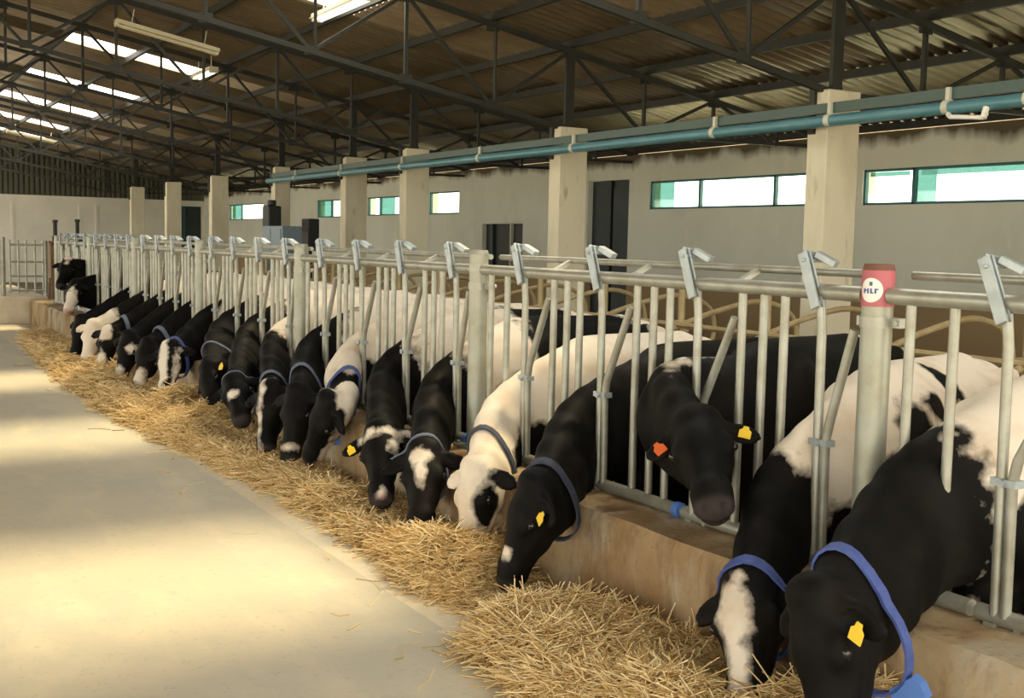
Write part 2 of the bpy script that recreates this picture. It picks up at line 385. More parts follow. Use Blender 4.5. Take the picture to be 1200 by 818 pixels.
# ------------------------------------------------------------------ feed barrier: posts and self-locking panels
XB = 3.245
ORD = ['nearest', 'second nearest', 'third nearest', 'fourth nearest', 'fifth nearest', 'sixth nearest', 'farthest']
def make_post(y, sticker=False):
    e = empty('barrier_post', (XB, y, ZK+0.01))
    MB().tube([(0,0,0.008), (0,0,1.14)], 0.056, 20).build('tube', M_post, e, smooth=True)
    MB().tube([(0,0,1.14), (0,0,1.165)], [0.058, 0.052], 20).build('cap', M_rust if sticker else M_galv, e, smooth=True)
    b = MB(); b.box(-0.10, 0.10, -0.10, 0.10, 0, 0.012)
    for sx_ in (-1, 1):
        for sy_ in (-1, 1): b.tube([(sx_*0.075, sy_*0.075, 0.012), (sx_*0.075, sy_*0.075, 0.03)], 0.012, 6)
    b.build('base_plate', M_galv, e)
    for z in ((0.955, 1.062) if not sticker else (0.955,)):
        c = MB(); c.tube([(0,0,z-0.02), (0,0,z+0.02)], 0.061, 20); c.bar((0.03,-0.10,z), (0.03,0.10,z), 0.05, 0.035); c.tube([(0.0,-0.085,z),(0.07,-0.085,z)], 0.012, 6)
        c.build('clamp', M_galv, e, smooth=True)
    if sticker:
        s = MB(); s.tube([(0,0,1.012), (0,0,1.142)], 0.0585, 24, cap=False); st = s.build('sticker', M_red, e, smooth=True)
        st['label'] = 'red sticker with white round badge'
        # round white badge wrapped on the tube, facing the feed alley, with three small blue marks
        a0 = math.radians(197)
        def wrap(u, v, r): a = a0+u/r; return (r*math.cos(a), r*math.sin(a), 1.071+v)
        w = MB(); n = 24; w.v.append(wrap(0, 0, 0.0598)); R_ = (0.010, 0.019, 0.028, 0.037, 0.044)
        for r_ in R_:
            for k in range(n): w.v.append(wrap(r_*math.cos(2*math.pi*k/n), r_*math.sin(2*math.pi*k/n), 0.0598))
        w.f = [(0, 1+k, 1+(k+1) % n) for k in range(n)]+[(1+i*n+k, 1+(i+1)*n+k, 1+(i+1)*n+(k+1) % n, 1+i*n+(k+1) % n) for i in range(4) for k in range(n)]; w.build('badge', M_white, st)
        q = MB()
        for (u0, u1, v0, v1) in ((-0.006, 0.006, 0.016, 0.030), (-0.030, -0.022, -0.012, 0.006), (-0.022, -0.016, -0.004, 0.002), (-0.014, -0.007, -0.012, 0.006), (-0.002, 0.005, -0.012, 0.006), (0.005, 0.010, -0.012, -0.007), (0.014, 0.021, -0.012, 0.006), (0.021, 0.028, 0.001, 0.006)):
            i = len(q.v); q.v += [wrap(u0, v0, 0.0603), wrap(u1, v0, 0.0603), wrap(u1, v1, 0.0603), wrap(u0, v1, 0.0603)]; q.f.append((i, i+1, i+2, i+3))
        q.build('badge_lettering', M_navy, st)
    return e
post_y = [2.935+3.02*k for k in range(7)]
p0 = make_post(post_y[0], True)
tag(p0, 'thick grey barrier post with red and white round sticker', 'post', 'posts of the feed barrier')
p1 = make_post(post_y[1])
plab = ['thick plain grey post, first one beyond the post with the red sticker', 'thick plain grey post, second beyond the post with the red sticker', 'thick plain grey post, third beyond the post with the red sticker',
        'thick plain grey post, fourth beyond the post with the red sticker', 'thick plain grey post, fifth beyond the post with the red sticker', 'thick plain grey post, last of the barrier, beside the end gate']
for k in range(1, 7):
    p = p1 if k == 1 else copy_tree(p1)
    p.location.y = post_y[k]; tag(p, plab[k-1], 'post', 'posts of the feed barrier')

def latch_parts(a, e):
    """galvanised latch on the lock bar at arm position a (local y)"""
    l = MB()
    l.bar((-0.045, a+0.090, 1.21), (-0.045, a+0.004, 1.00), 0.012, 0.045, (0, 1, 0))
    l.bar((-0.02, a+0.090, 1.21), (-0.02, a+0.004, 1.00), 0.04, 0.010, (1, 0, 0))
    l.bar((-0.045, a+0.085, 1.205), (0.02, a+0.085, 1.195), 0.010, 0.035)
    o = l.build('latch', M_galv2, e, bevel=0.003)
    h = MB(); h.bar((0.02, a+0.075, 1.205), (0.055, a+0.005, 1.165), 0.055, 0.028); h.tube([(-0.06, a+0.072, 1.18), (0.05, a+0.072, 1.18)], 0.009, 6)
    h.build('latch_hook', M_galv2, o, bevel=0.004)

def make_panel(first=True):
    """one 3 m headlock panel, local origin at its near post, z from the kerb top"""
    e = empty('headlock_panel', (XB, 0, ZK))
    y1, y2 = 0.06, 2.96
    MB().tube([(0, y1, 1.062), (0, y2, 1.062)], 0.030, 14).build('top_rail', M_galv, e, smooth=True)
    MB().tube([(0.115, y1, 1.135), (0.115, y2, 1.135)], 0.0165, 10).build('lock_bar', M_galv, e, smooth=True)
    arms = [0.255+0.735*k for k in range(4)]
    for k, a in enumerate(arms):
        s = MB()
        s.tube([(-0.012, a+0.012, 1.03), (-0.012, a, 0.93), (-0.012, a-0.01, 0.045)], 0.0185, 10)
        s.tube([(-0.012, a-0.05, 0.045), (-0.012, a-0.045, 0.49), (-0.012, a-0.06, 0.56), (-0.012, a-(0.24 if k else 0.165), 0.93)], 0.0185, 10)
        arm = s.build('swing_arm', M_galv, e, smooth=True)
        c = MB(); c.box(-0.036, 0.012, a-0.072, a+0.022, 0.475, 0.50); c.tube([(-0.05, a-0.025, 0.487), (0.02, a-0.025, 0.487)], 0.014, 8)
        c.build('pivot_bolt', M_galv2, arm)
        latch_parts(a, e)
        bars = [a-0.265, a-0.395, a-0.515] if k else []
        for y in bars:
            MB().tube([(0.005, y, 0.05), (0.005, y, 1.04)], 0.0185, 10).build('bar', M_galv, e, smooth=True)
        r = MB(); ye = a-0.62 if k else 0.11
        r.tube([(0, a+0.06, 0.038), (0, ye, 0.038)], 0.029, 14)
        r.bar((0.0, a-0.1, 0.01), (0.0, a-0.1, 0.03), 0.05, 0.02); r.box(-0.03, 0.03, a-0.02, a+0.02, 0.0, 0.02)
        rail = r.build('neck_rail', M_galv, e, smooth=True)
        cp = MB(); cp.tube([(0, ye+0.005, 0.038), (0, ye-0.035, 0.038)], [0.036, 0.034], 14); cp.tube([(0, ye-0.035, 0.038), (0, ye-0.042, 0.038)], 0.016, 8)
        co = cp.build('rail_end_cap', M_bluecap, rail, smooth=True); co['label'] = 'blue plastic rail end cap'
    for y in (2.47+0.265-0.05, 2.87):
        MB().tube([(0.005, y, 0.05), (0.005, y, 1.04)], 0.0185, 10).build('bar', M_galv, e, smooth=True)
    MB().tube([(0, 2.55, 0.038), (0, 2.95, 0.038)], 0.029, 14).build('neck_rail', M_galv, e, smooth=True)
    for y in (0.75, 1.5, 2.2): MB().bar((0.115, y, 1.135), (0.0, y, 1.075), 0.03, 0.02).build('bracket', M_galv, e)
    return e
pan = make_panel()
names = ['galvanised headlock panel between the stickered post and the first plain post beyond it', 'galvanised headlock panel between first and second plain posts beyond the stickered post', 'galvanised headlock panel between second and third plain posts beyond the stickered post',
         'galvanised headlock panel between third and fourth plain posts beyond the stickered post', 'galvanised headlock panel between fourth and fifth plain posts beyond the stickered post', 'galvanised headlock panel at the far end, next to the gate']
for k in range(6):
    p = pan if k == 0 else copy_tree(pan)
    p.location.y = post_y[k]; tag(p, names[k], 'feed barrier', 'headlock panels of the feed barrier')
p = copy_tree(pan); p.location.y = post_y[0]-3.02
tag(p, 'galvanised headlock panel nearest the camera, on the right of the stickered post', 'feed barrier', 'headlock panels of the feed barrier')

# ------------------------------------------------------------------ cubicle dividers, rails and posts behind the cows
XS = 6.36
def make_divider():
    e = empty('stall_divider', (XS, 0, ZC))
    lp = curve_pts([(0.0, 0, 1.12), (0.5, 0, 1.27), (1.05, 0, 1.36), (1.45, 0, 1.22), (1.5, 0, 0.9), (1.2, 0, 0.62), (0.6, 0, 0.55), (0.15, 0, 0.55)], 5)
    MB().tube(lp, 0.025, 8).build('loop', M_tan, e, smooth=True)
    MB().tube([(0.12, 0, 0.0), (0.12, 0, 1.55)], 0.032, 10).build('stand', M_tan, e, smooth=True)
    for z in (1.10, 0.50): MB().box(0.07, 0.17, -0.05, 0.05, z, z+0.1).build('clamp', M_tan, e)
    return e
dv = make_divider()
div_y = [4.62, 5.75, 7.0, 8.1, 9.3, 10.5, 11.7, 12.9, 14.1, 15.3, 16.5, 17.7, 18.9, 20.1]
for i, y in enumerate(div_y):
    d = dv if i == 0 else copy_tree(dv)
    d.location.y = y
    tag(d, 'tan looped stall divider in the row behind the feeding cows', 'stall divider', 'stall dividers in the row behind the cows')
r = MB(); r.tube([(XS+0.07, 3.0, 0.96), (XS+0.07, 21.0, 0.96)], 0.026, 8)
tag(r.build('stall_neck_rail', M_tan, smooth=True), 'long tan tube rail running along the tops of the stall dividers', 'rail')

# ------------------------------------------------------------------ pipes and fittings along the columns
e = empty('water_pipe', (7.83, 0, 2.83))
MB().tube([(0, -1.0, -0.01), (0, 23.7, 0.0)], 0.055, 16).build('pipe', M_teal, e, smooth=True)
c = MB()
for y in (0.5, 3.1, 5.7, 6.45, 7.75, 9.35, 12.0, 14.4, 17.0, 19.6, 22.0):
    c = MB(); c.tube([(0, y-0.03, 0), (0, y+0.03, 0)], 0.061, 16); c.box(-0.015, 0.015, y-0.02, y+0.02, 0.05, 0.16); c.build('pipe_clamp', M_clamp, e, smooth=True)
tag(e, 'long teal pipe running along the columns below the roof', 'pipe')
e = empty('conduit_trunking', (7.88, 0, 2.93))
MB().box(-0.03, 0.03, -1.0, 23.5, -0.03, 0.06).build('trunking', M_green, e)
tag(e, 'faded green trunking running just above the teal pipe', 'trunking')
e = empty('drain_valve', (7.76, 6.05, 2.74))
v = MB(); v.tube([(0, 0.30, 0.0), (0, 0.0, -0.03), (0, -0.03, 0.0)], 0.018, 10); v.tube([(0, 0.0, -0.035), (0.03, 0.0, 0.05)], 0.026, 10); v.tube([(0, 0.31, 0.0), (0.03, 0.36, 0.03)], 0.02, 8)
v.build('nozzle', M_pvc, e, smooth=True)
tag(e, 'short white plastic nozzle hanging under the teal pipe', 'pipe fitting')

# ------------------------------------------------------------------ fluorescent lamps under the trusses
def batten(x, y, z, L_, along_y, lit, slope=0.0):
    e = empty('fluorescent_lamp', (x, y, z)); e.rotation_euler = (0, 0, math.pi/2) if along_y else (0, math.atan(slope), 0)
    h = MB(); h.box(-L_/2, L_/2, -0.075, 0.075, 0.02, 0.075); h.box(-L_/2, L_/2, -0.10, 0.10, 0.012, 0.022)
    h.build('housing', M_cream, e, bevel=0.006)
    for s_ in (-0.045, 0.045):
        MB().tube([(-L_/2+0.05, s_, -0.008), (L_/2-0.05, s_, -0.008)], 0.015, 8).build('tube', M_tube_lit if lit else M_cream, e, smooth=True)
    for k in (-1, 1):
        q = MB(); q.box(k*(L_/2-0.03)-0.02, k*(L_/2-0.03)+0.02, -0.07, 0.07, -0.025, 0.012); q.tube([(k*L_*0.35, 0, 0.07), (k*L_*0.35, 0, 0.28)], 0.008, 6)
        q.tube([(k*(L_/2-0.03), 0, 0.01), (k*L_*0.35, 0, 0.07)], 0.012, 6); q.build('end_holder', M_cream, e)
    return e
tag(batten(4.20, 17.25, 4.48, 1.5, False, False, 0.185), 'unlit cream fluorescent lamp hanging below the truss at upper left', 'lamp', 'fluorescent lamps under the roof')
tag(batten(5.4, 19.65, 4.35, 1.1, True, True), 'lit fluorescent lamp at the lower end of the nearest whole skylight', 'lamp', 'fluorescent lamps under the roof')
tag(batten(5.4, 13.55, 4.45, 1.7, True, True), 'lit fluorescent lamp at top edge beside the clipped bright skylight', 'lamp', 'fluorescent lamps under the roof')
tag(batten(4.9, 36.0, 4.36, 1.4, False, False, 0.185), 'small unlit lamp among the farthest skylights at far left', 'lamp', 'fluorescent lamps under the roof')

# ------------------------------------------------------------------ far end: gate, platform, posts, trough; cabinet on the column
YG = 22.4
pl = MB(); pl.box(-3.5, 3.28, YG, YG+5.0, 0.0, 0.50); pl.build('concrete_platform', M_plat, bevel=0.02)
struct(bpy.data.objects['concrete_platform'])
e = empty('end_gate', (0, YG+0.12, 0.50))
def gtube(name, a, b_, r_=0.024): return MB().tube([a, b_], r_, 8).build(name, M_galv, e, smooth=True)
for z in (0.10, 0.36, 0.62, 0.93): gtube('rail', (2.66, 0, z), (3.22, 0, z), 0.02)
for x in (2.66, 2.80, 2.93, 3.08, 3.22): gtube('bar', (x, 0, 0.05), (x, 0, 1.02), 0.018)
gtube('gate_post', (2.54, 0, 0.0), (2.54, 0, 1.06), 0.045); gtube('gate_post', (3.26, 0.02, 0.0), (3.26, 0.02, 1.0), 0.04)
tag(e, 'galvanised barred gate standing on the pale platform at far left', 'gate')
e = empty('end_gate', (0, YG+0.12, 0.50))
for z in (0.10, 0.36, 0.62, 0.93): gtube('rail', (0.2, 0, z), (2.46, 0, z), 0.02)
for x in (0.2, 0.65, 1.1, 1.55, 2.0, 2.46): gtube('bar', (x, 0, 0.05), (x, 0, 1.02), 0.018)
tag(e, 'galvanised barred gate leaf at the left frame edge beyond the alley', 'gate')
for (x, z, l, yy, zb) in ((3.40, 1.84, 'tall dark post beside the barred gate, left of the wooden box', 22.3, 0), (3.80, 1.86, 'tall dark post right of the wooden box at the end of the barrier', 22.4, ZC)):
    e = empty('gate_post', (x, yy, zb))
    MB().tube([(0, 0, 0), (0, 0, z-zb)], 0.035, 10).build('tube', M_steel, e, smooth=True)
    MB().tube([(0, 0, z-zb), (0, 0, z-zb+0.05)], [0.05, 0.045], 10).build('cap', M_steel, e, smooth=True)
    q = MB(); q.box(-0.05, 0.08, -0.05, 0.05, (1.45-zb), (1.60-zb)); q.build('hinge', M_steel, e)
    tag(e, l, 'post', 'tall posts by the end gate')
e = empty('feed_box', (3.60, 23.2, ZC))
b = MB(); b.box(-0.18, 0.18, -0.2, 0.2, 1.0, 1.66); b.build('body', M_wood, e, bevel=0.01)
b = MB(); b.box(-0.10, 0.12, -0.215, -0.2, 1.2, 1.5); b.build('door', M_blackbox, e)
b = MB(); b.box(-0.21, 0.21, -0.23, 0.23, 1.66, 1.70); b.build('lid', M_wood, e)
b = MB()
for sx_ in (-0.14, 0.14):
    for sy_ in (-0.16, 0.16): b.box(sx_-0.03, sx_+0.03, sy_-0.03, sy_+0.03, 0, 1.0)
b.build('legs', M_wood, e)
tag(e, 'small brown wooden box on legs between the two tall posts', 'box')
e = empty('control_cabinet', (7.55, 22.0, ZC))
b = MB(); b.box(-0.2, 0.2, -0.62, 0.62, 1.55, 2.08); b.build('body', M_cab, e, bevel=0.02)
b = MB(); b.box(-0.215, -0.2, -0.55, 0.02, 1.60, 2.03); b.box(-0.215, -0.2, 0.06, 0.55, 1.60, 2.03); b.build('door', M_cab, e)
b = MB()
for y in (-0.5, 0.5): b.box(-0.15, 0.15, y-0.03, y+0.03, 0, 1.55)
b.build('stand', M_galv, e)
tag(e, 'blue grey metal cabinet in front of the grey column where the pipe ends', 'cabinet')
e = empty('motor_unit', (7.72, 23.1, ZC))
b = MB(); b.box(-0.14, 0.14, -0.20, 0.20, 2.0, 2.50); b.tube([(0, 0, 2.50), (0, 0, 2.62)], 0.09, 12); b.build('housing', M_blackbox, e, bevel=0.03)
b = MB(); b.tube([(0, 0, 0), (0, 0, 2.0)], 0.05, 10); b.build('stand', M_steel, e)
tag(e, 'black motor unit on a stand behind the blue grey cabinet', 'machine')
e = empty('motor_unit', (8.35, 22.55, ZC))
b = MB(); b.box(-0.12, 0.12, -0.2, 0.2, 1.6, 2.25); b.build('housing', M_blackbox, e, bevel=0.02)
b = MB(); b.tube([(0, 0, 0), (0, 0, 1.6)], 0.04, 8); b.build('stand', M_steel, e)
tag(e, 'smaller black unit on a stand just right of the blue grey cabinet', 'machine')
#--COWS--
# ------------------------------------------------------------------ cows: one implicit body each, meshed by surface nets
M_coat = bpy.data.materials.new('cow_coat'); M_coat.use_nodes = True
N, L = M_coat.node_tree.nodes, M_coat.node_tree.links
b = N['Principled BSDF']; b.inputs['Roughness'].default_value = 0.62; b.inputs['Specular IOR Level'].default_value = 0.10
at = N.new('ShaderNodeAttribute'); at.attribute_name = 'coat'          # R: white patch field, G: bare skin, B: hoof
sp = N.new('ShaderNodeSeparateColor'); L.new(at.outputs['Color'], sp.inputs[0])
tc = N.new('ShaderNodeTexCoord')
nz = N.new('ShaderNodeTexNoise'); nz.inputs['Scale'].default_value = 13; nz.inputs['Detail'].default_value = 5; L.new(tc.outputs['Object'], nz.inputs['Vector'])
nf = N.new('ShaderNodeTexNoise'); nf.inputs['Scale'].default_value = 5; nf.inputs['Detail'].default_value = 4; L.new(tc.outputs['Object'], nf.inputs['Vector'])
ma = N.new('ShaderNodeMath'); ma.operation = 'MULTIPLY_ADD'; ma.inputs[1].default_value = 0.10; L.new(nz.outputs['Fac'], ma.inputs[0]); L.new(sp.outputs['Red'], ma.inputs[2])
mr = N.new('ShaderNodeMapRange'); mr.inputs['From Min'].default_value = 0.535; mr.inputs['From Max'].default_value = 0.565; L.new(ma.outputs[0], mr.inputs['Value'])
wh = N.new('ShaderNodeMix'); wh.data_type = 'RGBA'; wh.inputs['A'].default_value = (0.74, 0.67, 0.56, 1); wh.inputs['B'].default_value = (0.62, 0.50, 0.37, 1)
mw = N.new('ShaderNodeMapRange'); mw.inputs['From Min'].default_value = 0.5; mw.inputs['From Max'].default_value = 0.75; L.new(nf.outputs['Fac'], mw.inputs['Value']); L.new(mw.outputs['Result'], wh.inputs['Factor'])
bl = N.new('ShaderNodeMix'); bl.data_type = 'RGBA'; bl.inputs['A'].default_value = (0.0045, 0.0042, 0.0038, 1); bl.inputs['B'].default_value = (0.011, 0.0085, 0.0065, 1)
L.new(mw.outputs['Result'], bl.inputs['Factor'])
c1 = N.new('ShaderNodeMix'); c1.data_type = 'RGBA'; L.new(mr.outputs['Result'], c1.inputs['Factor']); L.new(bl.outputs['Result'], c1.inputs['A']); L.new(wh.outputs['Result'], c1.inputs['B'])
sk = N.new('ShaderNodeMix'); sk.data_type = 'RGBA'; sk.inputs['A'].default_value = (0.035, 0.028, 0.026, 1); sk.inputs['B'].default_value = (0.52, 0.33, 0.26, 1); L.new(mr.outputs['Result'], sk.inputs['Factor'])
c2 = N.new('ShaderNodeMix'); c2.data_type = 'RGBA'; L.new(sp.outputs['Green'], c2.inputs['Factor']); L.new(c1.outputs['Result'], c2.inputs['A']); L.new(sk.outputs['Result'], c2.inputs['B'])
c3 = N.new('ShaderNodeMix'); c3.data_type = 'RGBA'; L.new(sp.outputs['Blue'], c3.inputs['Factor']); L.new(c2.outputs['Result'], c3.inputs['A']); c3.inputs['B'].default_value = (0.06, 0.05, 0.035, 1)
L.new(c3.outputs['Result'], b.inputs['Base Color'])
nb = N.new('ShaderNodeTexNoise'); nb.inputs['Scale'].default_value = 160; L.new(tc.outputs['Object'], nb.inputs['Vector'])
bp = N.new('ShaderNodeBump'); bp.inputs['Strength'].default_value = 0.25; bp.inputs['Distance'].default_value = 0.004; L.new(nb.outputs['Fac'], bp.inputs['Height']); L.new(bp.outputs['Normal'], b.inputs['Normal'])

def nrm(v): v = np.asarray(v, float); return v/np.linalg.norm(v)
class Cone:
    def __init__(s, a, b_, ra, rb, lat=None, ls=1.0, k=0.03, op='u'):
        s.a, s.b, s.ra, s.rb, s.k, s.op = np.asarray(a, float), np.asarray(b_, float), ra, rb, k, op
        s.d = s.b-s.a; s.dd = max(s.d @ s.d, 1e-9); s.lat = None if lat is None else nrm(lat); s.ls = ls
        R = max(ra, rb)*max(1, ls); s.lo = np.minimum(s.a, s.b)-R; s.hi = np.maximum(s.a, s.b)+R
    def __call__(s, P):
        ap = P-s.a; t = np.clip((ap @ s.d)/s.dd, 0, 1); q = ap-t[..., None]*s.d
        sc = 1.0
        if s.lat is not None and s.ls != 1.0:
            ql = q @ s.lat; q = q+(ql*(1/s.ls-1))[..., None]*s.lat; sc = min(1.0, 0.5+0.5*s.ls)
        return (np.sqrt((q*q).sum(-1))-(s.ra+(s.rb-s.ra)*t))*sc
class Ell:
    def __init__(s, c, ax, r, k=0.03, op='u'):
        s.c, s.A, s.r, s.k, s.op = np.asarray(c, float), np.array([nrm(a) for a in ax]), np.asarray(r, float), k, op
        e = np.abs(s.A.T*s.r).sum(1); s.lo = s.c-e; s.hi = s.c+e
    def __call__(s, P):
        q = (P-s.c) @ s.A.T; k0 = np.sqrt(((q/s.r)**2).sum(-1))+1e-9; k1 = np.sqrt(((q/s.r**2)**2).sum(-1))+1e-9
        return k0*(k0-1)/k1
class Loft:
    """trunk: elliptical sections (s, zc, hh, hw) along -heading from O"""
    def __init__(s, O, h, l, sec, k=0.05):
        s.O, s.h, s.l, s.k, s.op = O, h, l, k, 'u'
        sec = np.array(sec); q = np.linspace(sec[0, 0], sec[-1, 0], 60)
        from_ = np.array(curve_pts([tuple(r) for r in sec], 12)); s.tab = from_
        e0, e1 = O-h*sec[0, 0], O-h*sec[-1, 0]; pad = np.array([0.4, 0.4, 0]); lo = np.minimum(e0, e1)-pad; hi = np.maximum(e0, e1)+pad
        lo[2] = O[2]+0.4; hi[2] = O[2]+1.45; s.lo, s.hi = lo, hi
    def __call__(s, P):
        q = P-s.O; u = -(q @ s.h); v = q @ s.l; z = q[..., 2]; T = s.tab
        uc = np.clip(u, T[0, 0], T[-1, 0]); zc, hh, hw = (np.interp(uc, T[:, 0], T[:, i]) for i in (1, 2, 3))
        # slightly boxy section: ridge of the back flatter than the belly
        a = np.abs(v)/hw; b_ = np.abs(z-zc)/hh; p = 2.3
        f = ((a**p+b_**p)**(1/p)-1)*np.minimum(hw, hh)*0.92
        ex = np.abs(u-uc); return np.where(ex > 0, np.sqrt(np.maximum(f, 0)**2+ex**2), f)
def smin(a, b_, k):
    h = np.clip(0.5+0.5*(b_-a)/k, 0, 1); return b_*(1-h)+a*h-k*h*(1-h)
def field(prims, P):
    F = np.full(P.shape[:-1], 1.0)
    for pr in prims:
        d = pr(P)
        F = smin(F, d, pr.k) if pr.op == 'u' else -smin(-F, d, pr.k)
    return F
def surface_nets(prims, vox):
    lo = np.min([p.lo for p in prims if p.op == 'u'], 0)-2.5*vox; hi = np.max([p.hi for p in prims if p.op == 'u'], 0)+2.5*vox
    n = np.ceil((hi-lo)/vox).astype(int)+1
    ax = [lo[i]+vox*np.arange(n[i]) for i in range(3)]
    F = np.full(n, 1.0, np.float32)
    for pr in prims:
        m = pr.k+3*vox
        i0 = np.clip(np.floor((pr.lo-m-lo)/vox).astype(int), 0, n); i1 = np.clip(np.ceil((pr.hi+m-lo)/vox).astype(int)+1, 0, n)
        if (i1 <= i0).any(): continue
        G = np.stack(np.meshgrid(*[ax[i][i0[i]:i1[i]] for i in range(3)], indexing='ij'), -1)
        d = pr(G); sl = tuple(slice(i0[i], i1[i]) for i in range(3))
        F[sl] = smin(F[sl], d, pr.k) if pr.op == 'u' else -smin(-F[sl], d, pr.k)
    S = F < 0
    c = [S[dx:n[0]-1+dx, dy:n[1]-1+dy, dz:n[2]-1+dz] for dx in (0, 1) for dy in (0, 1) for dz in (0, 1)]
    cnt = sum(x.astype(np.int8) for x in c); act = (cnt > 0) & (cnt < 8)
    idx = np.argwhere(act); vid = np.full(act.shape, -1, np.int64); vid[act] = np.arange(len(idx))
    acc = np.zeros((len(idx), 3)); w = np.zeros(len(idx))
    corners = [np.array(q) for q in ((0,0,0),(0,0,1),(0,1,0),(0,1,1),(1,0,0),(1,0,1),(1,1,0),(1,1,1))]
    val = [F[tuple((idx+q).T)] for q in corners]
    for i in range(8):
        for j in range(i+1, 8):
            if np.abs(corners[i]-corners[j]).sum() != 1: continue
            s_ = (val[i] < 0) != (val[j] < 0); t = val[i]/(val[i]-val[j]+1e-12)
            p = corners[i]+t[:, None]*(corners[j]-corners[i]); acc[s_] += p[s_]; w[s_] += 1
    V = lo+vox*(idx+acc/w[:, None])
    quads = []
    for a in range(3):
        b_, c_ = (a+1) % 3, (a+2) % 3
        s0 = [slice(None)]*3; s1 = [slice(None)]*3; s0[a] = slice(0, -1); s1[a] = slice(1, None)
        A, B = S[tuple(s0)], S[tuple(s1)]
        e = np.argwhere(A != B); e = e[(e[:, b_] > 0) & (e[:, c_] > 0) & (e[:, b_] < n[b_]-1) & (e[:, c_] < n[c_]-1)]
        flip = ~A[tuple(e.T)]
        def cell(db, dc):
            q = e.copy(); q[:, b_] += db; q[:, c_] += dc; return vid[tuple(q.T)]
        q = np.stack([cell(-1, -1), cell(0, -1), cell(0, 0), cell(-1, 0)], 1)
        q[flip] = q[flip][:, ::-1]; quads.append(q)
    Q = np.concatenate(quads); Q = Q[(Q >= 0).all(1)]
    return V, Q

TRUNK = [(-0.10, 0.90, 0.10, 0.07), (-0.04, 0.91, 0.22, 0.13), (0.10, 0.93, 0.33, 0.20), (0.30, 0.935, 0.385, 0.255), (0.55, 0.925, 0.395, 0.29), (0.9, 0.905, 0.395, 0.325), (1.2, 0.92, 0.365, 0.315), (1.45, 0.985, 0.30, 0.27), (1.62, 1.03, 0.24, 0.22), (1.74, 1.06, 0.17, 0.15), (1.80, 1.07, 0.08, 0.08)]

